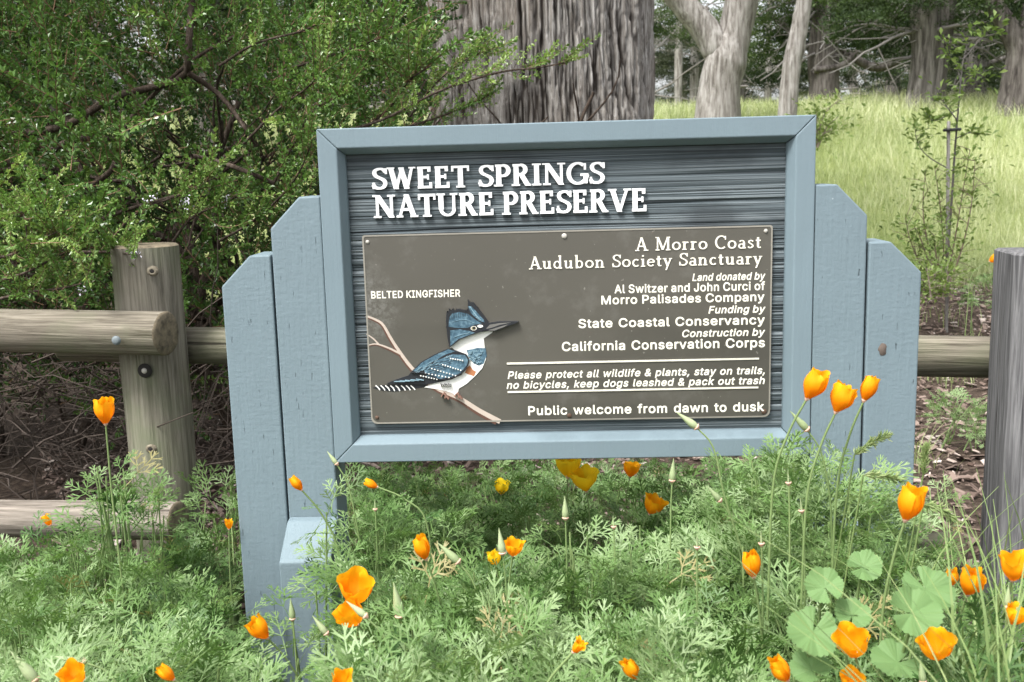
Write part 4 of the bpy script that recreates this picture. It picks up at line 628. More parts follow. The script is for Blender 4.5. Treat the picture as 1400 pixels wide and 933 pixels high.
line([(60, 390), (115, 382), (190, 410), (268, 450)], 13, M['twigd'], 16, (.5, 1)); line([(60, 384), (115, 376), (195, 402), (272, 440)], 11, M['twig'], 16, (.5, 1.2))
line([(52, 312), (95, 342), (132, 380)], 10, M['twig'], 10, (.6, 1))
# tail with white bars
shape([(92, 655), (150, 640), (260, 632), (440, 632), (420, 650), (330, 664), (230, 680), (150, 672)], M['dark'])
for x in (128, 160, 190, 222, 255, 290, 322, 352): line([(x-18, 640), (x, 656), (x+10, 676-abs(x-230)*.06)], 7, M['white'], 8)
# body white
shape([(420, 652), (520, 610), (620, 560), (700, 500), (600, 400), (585, 400), (600, 360), (700, 320), (780, 300), (860, 290), (855, 302), (800, 340), (806, 400), (815, 470), (790, 530), (745, 580), (690, 630), (640, 660), (635, 690), (622, 704), (600, 690), (560, 676), (500, 662)], M['white'])
shape([(690, 530), (712, 510), (730, 540), (752, 552), (738, 582), (705, 570), (680, 560)], M['rust'])
# blue breast band
shape([(690, 415), (760, 400), (812, 402), (818, 450), (800, 500), (770, 514), (735, 500), (712, 470)], M['blue'])
for k in range(44):
    x = 705+random.random()*85; y = 412+random.random()*80; line([(x-9, y-3), (x-2, y+7), (x+8, y-1)], 2.6, M['pale'], 6)
# wing
shape([(340, 550), (400, 490), (480, 445), (570, 405), (620, 415), (690, 440), (708, 470), (700, 510), (660, 570), (600, 598), (520, 616), (440, 632), (300, 630), (180, 628), (230, 605), (320, 575)], M['dark'])
shape([(350, 545), (410, 490), (490, 445), (575, 408), (620, 420), (560, 440), (470, 490), (400, 545)], M['blue'])
shape([(420, 540), (500, 480), (600, 440), (680, 444), (702, 475), (692, 510), (650, 560), (590, 585), (500, 600), (440, 590)], M['blue'])
for k in range(7):
    y0 = 470+k*18; line([(640-k*22, y0-10), (560-k*18, y0+14), (470-k*10, y0+30)], 4, M['dark'], 10, (.5, 1))
for k in range(22):
    x = 360+random.random()*230; y = 560-.36*(x-350)-random.random()*40+10; line([(x, y), (x+22, y-14)], 2.6, M['pale'], 5)
for (xa, ya, xb, yb, m) in ((470, 530, 640, 580, 9), (430, 560, 600, 590, 8), (540, 505, 670, 545, 8), (590, 465, 680, 480, 6), (400, 575, 520, 600, 7)):
    for k in range(m):
        x = xa+(xb-xa)*k/m; y = ya+(yb-ya)*k/m; shape([(x-4, y-3), (x+4, y-2), (x+5, y+3), (x-3, y+4)], M['white'])
line([(340, 556), (430, 560), (540, 600), (660, 560), (706, 490), (690, 445)], 5, M['dark'], 24, (.6, 1))
for k in range(5): line([(230+k*35, 612-k*4), (300+k*30, 612-k*2)], 3, M['pale'], 5)
for k in range(6):
    x = 526+k*12; line([(x, 626+k % 2*4), (x+6, 634), (x+2, 646)], 1.9, M['dark'], 5)
# head: crest, cap, mask
for (x0, y0, x1, y1) in ((572, 200, 552, 178), (570, 230, 550, 222), (574, 180, 564, 150), (590, 170, 584, 138), (606, 165, 604, 136), (624, 160, 632, 138), (645, 160, 656, 140), (668, 165, 682, 148), (712, 120, 696, 84), (726, 120, 718, 92), (745, 135, 740, 108), (760, 150, 762, 126), (568, 262, 550, 262), (572, 300, 560, 305), (576, 340, 568, 350), (580, 370, 574, 396), (690, 170, 700, 150)):
    x1, y1 = x0+.55*(x1-x0), y0+.55*(y1-y0); line([(x0+6, y0+10), ((x0+x1)/2+3, (y0+y1)/2), (x1, y1)], 5, M['dark'], 6, (1, .15))
shape([(585, 395), (572, 340), (565, 270), (562, 210), (566, 165), (575, 180), (580, 148), (592, 165), (604, 145), (614, 160), (640, 150), (690, 160), (702, 140), (700, 90), (716, 110), (735, 108), (760, 140), (800, 190), (835, 240), (800, 290), (720, 316), (650, 345)], M['dark'])
shape([(590, 385), (588, 285), (650, 278), (715, 290), (745, 300), (700, 318), (640, 340)], M['blue'])
shape([(578, 262), (582, 205), (600, 178), (650, 168), (700, 180), (760, 225), (790, 240), (740, 250), (700, 268), (640, 270)], M['blue'])
shape([(702, 130), (722, 132), (750, 160), (800, 215), (808, 235), (770, 222), (720, 175)], M['blue'])
for k in range(9): line([(586+k*14, 215-k*3), (580+k*15, 168-k*2)], 3, M['dark'], 5, (1, .3))
for k in range(6): line([(712+k*8, 130+k*14), (735+k*10, 165+k*11)], 3, M['pale'], 5)
line([(600, 230), (680, 215), (745, 240)], 5, M['pale'], 8, (.3, .3)); line([(610, 330), (660, 310), (710, 300)], 5, M['pale'], 8, (.3, .6))
shape([(760, 255), (775, 248), (795, 252), (798, 262), (780, 268), (765, 264)], M['white'])
shape([(719+20*math.cos(k*.63)+19, 271+14*math.sin(k*.63)) for k in range(10)], M['white'])
shape([(721+16*math.cos(k*.63)+17, 271+12*math.sin(k*.63)) for k in range(10)], M['eye'])
shape([(728+9*math.cos(k*.63)+12, 270+9*math.sin(k*.63)) for k in range(10)], M['dark'])
# bill
shape([(790, 285), (830, 240), (900, 230), (1022, 229), (1005, 240), (940, 262), (870, 290), (830, 288)], M['dark'])
shape([(815, 275), (840, 248), (900, 238), (975, 234), (900, 250), (850, 268)], M['grey']); shape([(830, 284), (900, 262), (960, 245), (935, 260), (868, 286)], M['grey'])
for x in (555, 640):
    line([(x-8, 682), (x+4, 700), (x-2, 716)], 9, M['foot'], 8); line([(x, 695), (x+24, 722)], 8, M['foot'], 6); line([(x-14, 690), (x-24, 706)], 7, M['foot'], 6)
bird.build('bird_painting', [B_BLUE, B_PALE, B_DARK, B_WHITE, B_RUST, B_TWIG, B_TWIGD, B_GREY, B_EYE, B_FOOT], plaque)
# screws
STEEL = NT('screw_steel'); STEEL = STEEL.finish((.42, .40, .36), .4, spec=.5)
RUST = NT('screw_rust'); RUST = RUST.finish((.10, .06, .04), .8)
for (x, y, rr, m) in ((771.5, 323, .0048, STEEL), (1047, 316, .0035, STEEL), (502.5, 331, .0034, STEEL), (515.5, 571, .0034, RUST), (778.5, 568.5, .0042, RUST), (1044.5, 563, .0048, RUST)):
    c = at(x, y, PLQ_Y); a = Acc()
    an = np.arange(14)*2*np.pi/14; V = []
    for (q, d) in ((1, 0), (.97, .0012), (.7, .0022), (.25, .0026)):
        V += [(c[0]+rr*q*math.cos(w), PLQ_Y+.0002-d, c[2]+rr*q*math.sin(w)) for w in an]
    Q = [(l*14+k, l*14+(k+1) % 14, (l+1)*14+(k+1) % 14, (l+1)*14+k) for l in range(3) for k in range(14)]
    V.append((c[0], PLQ_Y-.0024, c[2])); T = [(56, 42+k, 42+(k+1) % 14) for k in range(14)]
    a.add(V, Q, T); a.build('screw', m, plaque, smooth=True)
# countersunk rusty bolt hole in the right-hand outer post
a = Acc(); c = at(1207, 478, 0); an = np.arange(16)*2*np.pi/16
V = [(c[0]+.0075*math.cos(w)*(.8+.3*(k % 3)/2), .0008, c[2]+.011*math.sin(w)) for k, w in enumerate(an)]+[(c[0]+.004*math.cos(w), -.0012, c[2]+.0055*math.sin(w)) for w in an]
a.add(V+[(c[0], -.0016, c[2])], [(k, (k+1) % 16, 16+(k+1) % 16, 16+k) for k in range(16)], [(32, 16+k, 16+(k+1) % 16) for k in range(16)])
a.build('bolt', m_plain('rusty_bolt', (.11, .085, .07), .8), sign, smooth=True)

# ------------------------------------------------------------------ log fence
BR = m_wood('weathered_log', (.055, .046, .034), (.245, .22, .175), 'x', 1.2, .4)
BRV = m_wood('weathered_post_log', (.085, .076, .058), (.265, .245, .20), 'z', 1.2, .6)
GREYV = m_wood('silvered_square_post', (.045, .045, .047), (.215, .213, .215), 'z', 1.3, 0)
ENDG = NT('log_end_grain'); v = ENDG.coord()
ENDG = ENDG.finish(ENDG.ramp(ENDG.noise(v, 60, 4, .7), [(.3, (.06, .05, .035)), (.7, (.22, .18, .12))]), .9)
def log(name, A, B, r0, r1, mat, parent, seed, cut0=0.0, cut1=0.0, k=40, n=60, endmat=ENDG):
    """round timber; a log is modelled along its own axis so that the grain follows it"""
    A, B = np.array(A), np.array(B); L = np.linalg.norm(B-A); d = (B-A)/L
    vertical = abs(d[2]) > .8
    ax = d; u = np.cross([0, 1, 0], ax) if vertical else np.cross([0, 0, 1], ax); u /= np.linalg.norm(u); w = np.cross(ax, u)
    s = np.linspace(0, L, n); an = np.arange(k)*2*np.pi/k
    S, AN = np.meshgrid(s, an, indexing='ij')
    nz = fbm(np.stack([np.cos(AN)*1.4+seed, np.sin(AN)*1.4, S*2.2], -1), 3)
    Rr = (r0+(r1-r0)*S/L)*(1+.05*nz)+.0012*fbm(np.stack([np.cos(AN)*9, np.sin(AN)*9+seed, S*4], -1), 2)
    if vertical: loc = np.stack([Rr*np.cos(AN), Rr*np.sin(AN), S], -1); ctr = lambda q: (0, 0, q)
    else: loc = np.stack([S, Rr*np.cos(AN), Rr*np.sin(AN)], -1); ctr = lambda q: (q, 0, 0)
    a = Acc(); V = loc.reshape(-1, 3)
    i, j = np.meshgrid(np.arange(n-1), np.arange(k), indexing='ij'); j2 = (j+1) % k
    a.add(V, np.stack([i*k+j, i*k+j2, (i+1)*k+j2, (i+1)*k+j], -1).reshape(-1, 4))
    for base, q, e in ((0, 0, -1), (n-1, L, 1)):
        rim = loc[base]; c = np.array(ctr(q)); inner = c+(rim-c)*.93; ax0 = 2 if vertical else 0
        inner[:, ax0] += e*.004; c2 = c.copy(); c2[ax0] += e*.004
        mid = c2+(inner-c2)*.5
        VV = np.vstack([rim, inner, mid, c2]); o = lambda l: l*k
        QQ = [(o(l)+x, o(l)+(x+1) % k, o(l+1)+(x+1) % k, o(l+1)+x) for l in (0, 1) for x in range(k)]
        TT = [(3*k, 2*k+x, 2*k+(x+1) % k) for x in range(k)]
        a.add(VV, QQ, TT, 1)
    ob = a.build(name, [mat, endmat], None, smooth=True)
    M = Matrix((Vector(u if vertical else d), Vector(w if vertical else u), Vector(d if vertical else w))).transposed().to_4x4()
    if not vertical: M = Matrix((Vector(d), Vector(u), Vector(w))).transposed().to_4x4()
    M.translation = Vector(A.tolist())
    ob.parent = parent; ob.matrix_parent_inverse = Matrix.Translation(parent.location).inverted(); ob.matrix_basis = M
    return ob
DL, DR = 2.17, 1.86
pl_top = atd(198, 337, DL); pl_bot = atd(228, 680, DL); 
fence_base = np.array([pl_top[0], pl_top[1], 0.0])
fence = thing('log_fence', 'weathered round log post and rail fence running behind the blue sign', 'fence', fence_base)
post_l = log('post', (pl_top[0], pl_top[1], -.2), (pl_top[0], pl_top[1], pl_top[2]), .0715, .0700, BRV, fence, 3.1)
def child_mesh(acc, name, mats, par, smooth=True):
    o = acc.build(name, mats, None, smooth=smooth)
    bpy.context.view_layer.update()
    o.parent = par; o.matrix_parent_inverse = par.matrix_world.inverted()
    return o
def disc_dome(c, r, h, squash=1.0, k=18, hole=False):
    an = np.arange(k)*2*np.pi/k; V = []
    prof = ((1.0, 0), (.8, h*.7), (.45, h), (.2, h*.35 if hole else h*1.05))
    for q, d in prof: V += [(c[0]+r*q*math.cos(w), c[1]-d, c[2]+r*q*squash*math.sin(w)) for w in an]
    V.append((c[0], c[1]-(h*.2 if hole else h*1.08), c[2]))
    Q = [(l*k+x, l*k+(x+1) % k, (l+1)*k+(x+1) % k, (l+1)*k+x) for l in range(3) for x in range(k)]
    return np.array(V), np.array(Q), np.array([(4*k, 3*k+x, 3*k+(x+1) % k) for x in range(k)])
KNOT = NT('knot_wood'); v = KNOT.coord(); KNOT = KNOT.finish(KNOT.ramp(KNOT.noise(v, 120, 3), [(.3, (.09, .075, .05)), (.7, (.25, .22, .165))]), .9)
DARKH = m_plain('dark_bolt_hole', (.02, .018, .016), .9)
for (x, y, rr) in ((208, 371, .013), (206, 614, .013)):
    c = atd(x, y, DL-.0722); a = Acc(); a.add(*disc_dome(c+np.array([0, .004, 0]), rr, .0065, .85, hole=True)); child_mesh(a, 'knot', KNOT, post_l)
    a = Acc(); a.add(*disc_dome(c+np.array([0, -.0005, 0]), rr*.42, .002, .8)); child_mesh(a, 'knot', DARKH, post_l)
c = atd(198, 507, DL-.0735); a = Acc(); a.add(*disc_dome(c, .0155, .003, 1)); child_mesh(a, 'bolt', DARKH, post_l)
a = Acc(); a.add(*disc_dome(c+np.array([0, -.003, 0]), .006, .003, 1)); child_mesh(a, 'bolt', STEEL, post_l)
# front rails, back rail, bottom rail
def mid(px, py, d): return atd(px, py, d)
rail_t = log('rail', mid(-260, 446, 2.24), mid(226, 456, 2.035), .046, .0445, BR, fence, 5.2)
c = mid(171, 461, 2.04)+np.array([0, -.0435, 0]); a = Acc(); a.add(*disc_dome(c, .0095, .0045)); child_mesh(a, 'bolt', m_plain('galvanised_bolt', (.13, .155, .165), .6, .4), rail_t)
log('rail', mid(88, 470, 2.30), mid(1385, 488.5, 2.015), .041, .0405, BR, fence, 9.4, n=120)
log('rail', mid(-260, 706, 2.13), mid(243, 712, 1.98), .039, .040, m_wood('weathered_low_rail', (.08, .068, .056), (.30, .265, .225), 'x', 1.2), fence, 12.9)
log('rail', mid(1200, 760, 2.08), mid(1305, 752, 1.93), .036, .036, BR, fence, 2.9)
# right-hand squared post
pr = atd(1429, 345, DR); a = Acc()
hw = .0685; n = 90; zz = np.linspace(-.2, pr[2], n); prof = []
for (sx, sy) in ((-1, -1), (1, -1), (1, 1), (-1, 1)):
    for k in range(4):
        an = math.radians({(-1, -1): 180, (1, -1): 270, (1, 1): 0, (-1, 1): 90}[(sx, sy)]+k*30); rr = .012
        prof.append((sx*(hw-rr)+rr*math.cos(an), sy*(hw-rr)+rr*math.sin(an)))
full = []
for i in range(16):
    p, q = np.array(prof[i]), np.array(prof[(i+1) % 16])
    for s in np.linspace(0, 1, 12 if i % 4 == 3 else 1, endpoint=False): full.append(p+(q-p)*s)
full = np.array(full); k = len(full)
nv = full/np.linalg.norm(full, axis=1, keepdims=True)
V = np.zeros((n, k, 3))
for i, z in enumerate(zz):
    g = fbm(np.stack([full[:, 0]*75, full[:, 1]*75, np.full(k, z*4)], -1), 3)*.0022
    V[i, :, 0] = full[:, 0]+nv[:, 0]*g; V[i, :, 1] = full[:, 1]+nv[:, 1]*g; V[i, :, 2] = z
i, j = np.meshgrid(np.arange(n-1), np.arange(k), indexing='ij'); j2 = (j+1) % k
a.add(V.reshape(-1, 3), np.stack([i*k+j, i*k+j2, (i+1)*k+j2, (i+1)*k+j], -1).reshape(-1, 4))
top = V[-1].copy(); top2 = top*[.93, .93, 1]; top2[:, 2] += .004
a.add(np.vstack([top, top2, [[0, 0, pr[2]+.004]]]), [(x, (x+1) % k, k+(x+1) % k, k+x) for x in range(k)], [(2*k, k+x, k+(x+1) % k) for x in range(k)])
pr_o = a.build('post', GREYV, fence, smooth=True); pr_o['label'] = 'silvery grey squared post at the right end'
pr_o.matrix_parent_inverse = Matrix.Translation(fence.location).inverted()
pr_o.matrix_basis = Matrix.Translation((pr[0], pr[1], 0)) @ Matrix.Rotation(math.radians(-7), 4, 'Z')

# ------------------------------------------------------------------ big evergreen shrub behind the fence on the left
def leaf_quad(L, w, fold=.25):
    return np.array([[0, 0, 0], [L*.58, w/2, w*fold], [L, 0, -.05*L], [L*.58, -w/2, w*fold]])
def make_twig(seed, nleaf=38, length=.16, ll=.0172, lw=.0088, clusters=9):
    r = np.random.default_rng(seed); V = []; Q = []; tn = []
    sp = smooth_path([[0, 0, 0], [length*.5, r.normal(0, .008), .006], [length, r.normal(0, .012), .02]], 6)
    tv, tq, _ = tube_arrays(sp, np.linspace(.0016, .0007, 6), 3, cap=False); nst = len(tv)
    k = nst
    for c in range(clusters):
        s = .12+.88*(c+r.uniform(0, .6))/clusters; b = sp[min(5, int(s*5))]*(1-(s*5 % 1))+sp[min(5, int(s*5)+1)]*(s*5 % 1) if s < .99 else sp[-1]
        m = nleaf//clusters + (2 if c == clusters-1 else 0)
        a0 = r.uniform(0, 6.28)
        for q in range(m):
            a_ = a0+q*2.4; e = r.uniform(.25, 1.1) if c < clusters-1 else r.uniform(.9, 1.5)
            d = np.array([math.sin(e), math.cos(e)*math.cos(a_), math.cos(e)*math.sin(a_)]); d[2] += .25
            M = rot_from(d[None], np.array([r.uniform(-.6, .6)]))[0]
            V.append((M @ (leaf_quad(ll*r.uniform(.7, 1.2), lw*r.uniform(.8, 1.15))).T).T+b); Q.append(np.arange(4)+k); k += 4
    return (np.vstack([tv]+V), np.array(Q), tq, nst)
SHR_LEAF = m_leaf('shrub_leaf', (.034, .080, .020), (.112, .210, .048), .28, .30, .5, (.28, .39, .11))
STEMW = m_bark('shrub_twig_bark', (.022, .017, .013), (.065, .048, .037), (.14, .115, .095), 4)
TWIGS = [make_twig(s) for s in range(6)]
def place_twigs(acc_l, acc_s, P, D, S, tint, r):
    pick = r.integers(0, len(TWIGS), len(P)); roll = r.uniform(-3.1, 3.1, len(P))
    M = rot_from(D, roll)
    for k, (V, Q, tq, nst) in enumerate(TWIGS):
        s = pick == k
        if not s.any(): continue
        scatter(acc_l, (V[nst:], Q-nst, None), M[s], P[s], S[s], tint[s])
        scatter(acc_s, (V[:nst], tq, None), M[s], P[s], S[s], np.full(s.sum(), .5))
def build_shrub():
    r = np.random.default_rng(21)
    base = np.array([-1.25, 1.75, float(ground_z(-1.25, 1.75))])
    sh = thing('evergreen_shrub', 'large small-leaved evergreen shrub rising behind the left log fence', 'shrub', base)
    br = Acc()
    tips = []
    def grow(p, d, L, rad, lev):
        n = 7; pts = [p]; dd = d/np.linalg.norm(d)
        for i in range(n-1):
            dd = dd + r.normal(0, .17, 3); dd[2] += .02; dd /= np.linalg.norm(dd); pts.append(pts[-1]+dd*L/(n-1))
        pts = np.array(pts); br.add(*tube_arrays(pts, np.linspace(rad, rad*.55, n), 6 if lev < 2 else 4, cap=False)[:2])
        tips.append((pts, lev))
        if lev < 3:
            for q in range(3 if lev < 2 else 4):
                s = r.uniform(.35, 1.0); i = int(s*(n-1)); e = dd+r.normal(0, .65, 3); e[1] -= .15
                grow(pts[i], e, L*r.uniform(.55, .75), rad*.55, lev+1)
    for k in range(9):
        a_ = r.uniform(-2.0, 1.0); o = base+np.array([r.uniform(-1.0, .7), r.uniform(-.35, .6), -.05])
        grow(o, np.array([r.normal(0, .5), r.normal(-.15, .4), 1.0]), r.uniform(.8, 1.15), r.uniform(.018, .034), 0)
    # limbs that read clearly in the photograph
    for pts, d, r0, r1 in (([(268, -40), (262, 0), (258, 60), (252, 105), (205, 120), (150, 135), (100, 168), (40, 182), (-40, 185)], 2.75, .0085, .011),
                           ([(258, 100), (300, 130), (335, 175), (350, 200)], 2.7, .008, .004), ([(262, 214), (300, 222), (340, 236), (372, 250)], 2.45, .007, .0055),
                           ([(60, 215), (90, 195), (130, 188), (160, 190), (180, 160), (260, 85), (330, 45)], 2.8, .010, .004),
                           ([(95, 300), (118, 262), (150, 235), (160, 215)], 2.7, .010, .006), ([(110, 430), (125, 330), (122, 270), (95, 205), (90, 150)], 3.0, .026, .012),
                           ([(140, 300), (180, 285), (240, 268)], 2.6, .006, .004), ([(0, 235), (50, 228), (90, 232)], 2.75, .009, .007)):
        P = smooth_path([atd(x, y, d+.05*math.sin(i*2.1)) for i, (x, y) in enumerate(pts)], 18)
        br.add(*tube_arrays(P, np.linspace(r0, r1, 18), 7, cap=False)[:2])
    lf = Acc(); st_ = Acc()
    # crown volume
    n = 60000
    P = np.stack([r.uniform(-3.2, .25, n), r.uniform(.62, 3.3, n), r.uniform(.25, 2.75, n)], -1)
    d = P[:, 1]-CAM_LOC[1]
    edge = -.33 + .16*fbm(P*[1, .6, 2.2], 2) - np.clip(1.05-P[:, 2], 0, 1)*.35 + .02*(P[:, 2]-1)
    low = np.where(P[:, 1] < 1.35, .62+.10*fbm(P*2, 2)+np.clip((1.0-P[:, 1]), 0, 1)*.25, .15)
    front = .72 + .28*fbm(P*[1.6, 0, 1.6]+5, 2) + np.clip(P[:, 2]-1.15, 0, 2)*.28 + np.clip(P[:, 0]+.9, 0, 1.2)*.55
    clump = fbm(P*2.6, 3)
    thin = np.where(P[:, 1] > 2.2, .25, 0) + np.clip(P[:, 2]-1.35, 0, 1)*.12
    gapx = P[:, 0]/d
    keep = (P[:, 0] < edge*d/2.6) & (P[:, 2] > low) & (P[:, 1] > front) & (clump > -.13+thin)
    P = P[keep]; print('twigs', len(P))
    if len(P) > 11500: P = P[r.permutation(len(P))[:11500]]
    ctr = np.array([-1.2, 2.0, .6]); out = P-ctr; out /= np.linalg.norm(out, axis=1, keepdims=True)
    D = out*.5+np.stack([r.normal(0, .55, len(P)), r.normal(-.25, .5, len(P)), r.normal(.45, .45, len(P))], -1)
    young = np.clip(.33+.45*fbm(P*1.7+3, 2)+r.normal(0, .16, len(P)) - .12*(P[:, 1]-1.0), 0, 1)  # random new-growth tint; shade deeper into the crown is painted into the leaf colour
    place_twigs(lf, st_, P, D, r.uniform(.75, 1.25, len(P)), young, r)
    # leafy sprays that hang out in front: over the fence on the left and across the big trunk
    def spray(pts, d0, d1, rad, dens, tn, L=(.6, 1.0)):
        PP = smooth_path([atd(x, y, d0+(d1-d0)*i/(len(pts)-1)) for i, (x, y) in enumerate(pts)], 26)
        br.add(*tube_arrays(PP, np.linspace(rad, rad*.35, 26), 5, cap=False)[:2])
        m = dens; idx = r.integers(5, 26, m); B = PP[idx]+r.normal(0, .004, (m, 3)); T_ = np.gradient(PP, axis=0)[idx]; T_ /= np.linalg.norm(T_, axis=1, keepdims=True)
        DD = T_*.75+np.stack([r.normal(0, .45, m), r.normal(-.1, .4, m), r.normal(.35, .35, m)], -1)
        place_twigs(lf, st_, B, DD, r.uniform(*L, m), np.clip(tn+r.normal(0, .15, m), 0, 1), r)
    spray([(430, 190), (520, 165), (600, 125), (680, 100), (740, 92), (778, 85)], 2.5, 2.35, .004, 46, .82, (.3, .62))
    spray([(560, 160), (600, 110), (640, 80), (660, 72)], 2.6, 2.5, .003, 34, .7, (.35, .75)); spray([(470, 200), (530, 150), (560, 110), (590, 90)], 2.6, 2.45, .004, 24, .7)
    spray([(520, 185), (600, 160), (650, 140), (672, 128)], 2.55, 2.45, .003, 26, .75, (.3, .6))
    for pts in ([(-60, 330), (20, 300), (60, 275), (90, 262)], [(-60, 400), (30, 375), (80, 350), (118, 340)], [(-50, 420), (40, 400), (80, 395), (112, 388)],
                [(-40, 250), (0, 262), (30, 290), (38, 330)], [(-60, 360), (10, 350), (40, 335), (90, 312)], [(-20, 300), (60, 310), (80, 325), (105, 335)],
                [(110, 345), (150, 345), (165, 346), (178, 348)]):
        spray(pts, 2.28, 2.05, .004, 22, .72, (.5, .85))
    spray([(150, 330), (190, 290), (250, 265), (300, 240)], 2.5, 2.4, .004, 26, .65, (.5, .9)); spray([(230, 340), (260, 300), (300, 280), (330, 265)], 2.5, 2.4, .004, 26, .65, (.5, .9))
    for pts in ([(300, 330), (350, 300), (400, 250), (425, 200)], [(330, 200), (380, 150), (420, 120), (440, 95)], [(380, 100), (440, 80), (500, 60), (540, 40)], [(300, 90), (350, 60), (420, 40), (470, 10)], [(360, 280), (400, 200), (430, 150), (470, 130)]):
        spray(pts, 2.65, 2.42, .004, 24, .6, (.6, 1.0))
    br.build('branch', STEMW, sh, smooth=True, origin=base)
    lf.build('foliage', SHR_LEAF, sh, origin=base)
    st_.build('twig', m_plain('young_twig', (.16, .095, .055), .8), sh, origin=base)
    # dry twigs in the shade under the crown
    dt = Acc()
    for k in range(420):
        p = atd(r.uniform(-60, 345), r.uniform(470, 700), r.uniform(2.3, 3.7)); p[2] = max(p[2], .02)
        dd = r.normal(0, 1, 3); dd[2] = abs(dd[2])*.7; dd /= np.linalg.norm(dd); L = r.uniform(.12, .5)
        PP = np.array([p+dd*L*s+r.normal(0, .012, 3) for s in np.linspace(0, 1, 6)])
        dt.add(*tube_arrays(PP, np.linspace(.0026, .001, 6)*r.uniform(.6, 1.3), 4, cap=False)[:2])
    dt.build('dry_twig', m_plain('dead_grey_twig', (.060, .046, .037), .9), sh, origin=base)
    LIL = m_plain('pale_lilac_flower', (.62, .60, .68), .6)
    for (x, y, d, m) in ((322, 268, 2.42, 34), (308, 276, 2.42, 20), (255, 278, 2.3, 20), (185, 345, 2.03, 12), (205, 272, 2.25, 14), (112, 398, 2.05, 9)):
        c = atd(x, y, d); fl = Acc()
        for k in range(m):
            p = c+r.normal(0, .007, 3); V = leaf_quad(.006, .004); M = rot_from(r.normal(0, 1, (1, 3)), np.array([r.uniform(0, 6)]))[0]
            fl.add((M @ V.T).T+p, [(0, 1, 2, 3)])
        fl.build('flower_cluster', LIL, sh, origin=base)
build_shrub()

# ------------------------------------------------------------------ feathery poppy foliage (nobody could count it)
def poppy_leaf(seed):
    r = np.random.default_rng(seed); V = []; Q = []
    def strip(p, ang, L, w0, w1, n=2):
        P = [np.array(p)]; a = ang
        for k in range(n): a += r.normal(0, .10); P.append(P[-1]+np.array([math.cos(a), math.sin(a)])*L/n)
        for k in range(n):
            d = P[k+1]-P[k]; nn = np.array([-d[1], d[0]]); nn /= np.linalg.norm(nn)+1e-9
            wa = w0+(w1-w0)*k/n; wb = w0+(w1-w0)*(k+1)/n; b = len(V)
            V.extend([P[k]+nn*wa/2, P[k]-nn*wa/2, P[k+1]-nn*wb/2, P[k+1]+nn*wb/2]); Q.append((b, b+1, b+2, b+3))
        return P, a
    P, a = strip((0, 0), 0, .42, .024, .020, 2)
    for da, L in ((r.normal(.85, .12), .30), (r.normal(0, .08), .40), (r.normal(-.85, .12), .30)):
        B, ab = strip(P[-1], a+da, L, .020, .018, 2)
        for node, sc in ((B[1], 1.0), (B[2], .9)):
            for sd_ in (1, -1):
                C, ac = strip(node, ab+sd_*r.uniform(.55, .9), .13*sc, .023, .029, 1)
                strip(C[-1], ac+sd_*.32, .085*sc, .029, .013, 1); strip(C[-1], ac-sd_*.30, .10*sc, .029, .013, 1)
        C, ac = strip(B[-1], ab, .10, .024, .029, 1)
        for q in (-.42, 0, .42): strip(C[-1], ac+q, .11, .030, .013, 1)
    V = np.array(V); z = -.28*V[:, 0]**2+.10*V[:, 0]+.45*np.abs(V[:, 1])**1.5*r.choice([1, -.4])+r.normal(0, .004, len(V))
    return np.stack([V[:, 0], V[:, 1], z], -1), np.array(Q), None
LEAVES = [poppy_leaf(s) for s in range(8)]
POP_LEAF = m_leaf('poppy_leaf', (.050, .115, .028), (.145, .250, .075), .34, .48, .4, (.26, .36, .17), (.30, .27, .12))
POP_STEM = m_leaf('poppy_stem', (.15, .23, .08), (.24, .32, .13), .15, .5)
fol = Acc(); stm = Acc()
rp = np.random.default_rng(5)
def in_sign(P):
    X, Y = P[:, 0], P[:, 1]
    return (Y > -.10) & (Y < .10) & (np.abs(X) > H-.01) & (np.abs(X) < H+2*PW+.02)
def poppy_plant(px, top, d, r=.11, n=60, hz=.15, tint=.5, size=(.048, .094), stems=7):
    n = int(n*.72); tint = tint+rp.normal(0, .12)
    tp = atd(px, top, d); c = tp-np.array([0, 0, hz*.95+size[1]*.22])
    u = rp.uniform(0, 2*np.pi, n); v = np.arccos(rp.uniform(-.35, 1, n)); q = rp.uniform(.25, 1, n)**.5
    dirs = np.stack([np.sin(v)*np.cos(u), np.sin(v)*np.sin(u), np.cos(v)], -1)
    B = c+dirs*np.array([r, r, hz])*q[:, None]*.72
    D = dirs*[1, 1, .75]+np.stack([rp.normal(0, .35, n), rp.normal(0, .35, n), rp.normal(.22, .3, n)], -1)
    D /= np.linalg.norm(D, axis=1, keepdims=True)
    s = rp.uniform(*size, n); tip = B+D*s[:, None]
    ok = ~(in_sign(B) | in_sign(tip))
    B, D, s = B[ok], D[ok], s[ok]; m = len(B)
    M = rot_from(D, rp.normal(0, .55, m)); pick = rp.integers(0, len(LEAVES), m); tn = np.clip(tint+rp.normal(0, .2, m), 0, .9); tn[rp.random(m) < .010] = 1.0
    for k in range(len(LEAVES)):
        z = pick == k
        if z.any(): scatter(fol, LEAVES[k], M[z], B[z], s[z], tn[z])
    for k in range(stems):
        a_ = rp.uniform(0, 6.28); e = c+np.array([math.cos(a_)*r*.5, math.sin(a_)*r*.5, hz*rp.uniform(.3, .85)])
        g = np.array([c[0]+rp.normal(0, .03), c[1]+rp.normal(0, .03), max(-.02, c[2]-.45)])
        P = smooth_path([g, (g+e)/2+rp.normal(0, .015, 3), e], 8)
        if in_sign(P).any(): continue
        stm.add(*tube_arrays(P, np.linspace(.0028, .0014, 8), 5, cap=False)[:2], tint=rp.uniform(.1, .9))
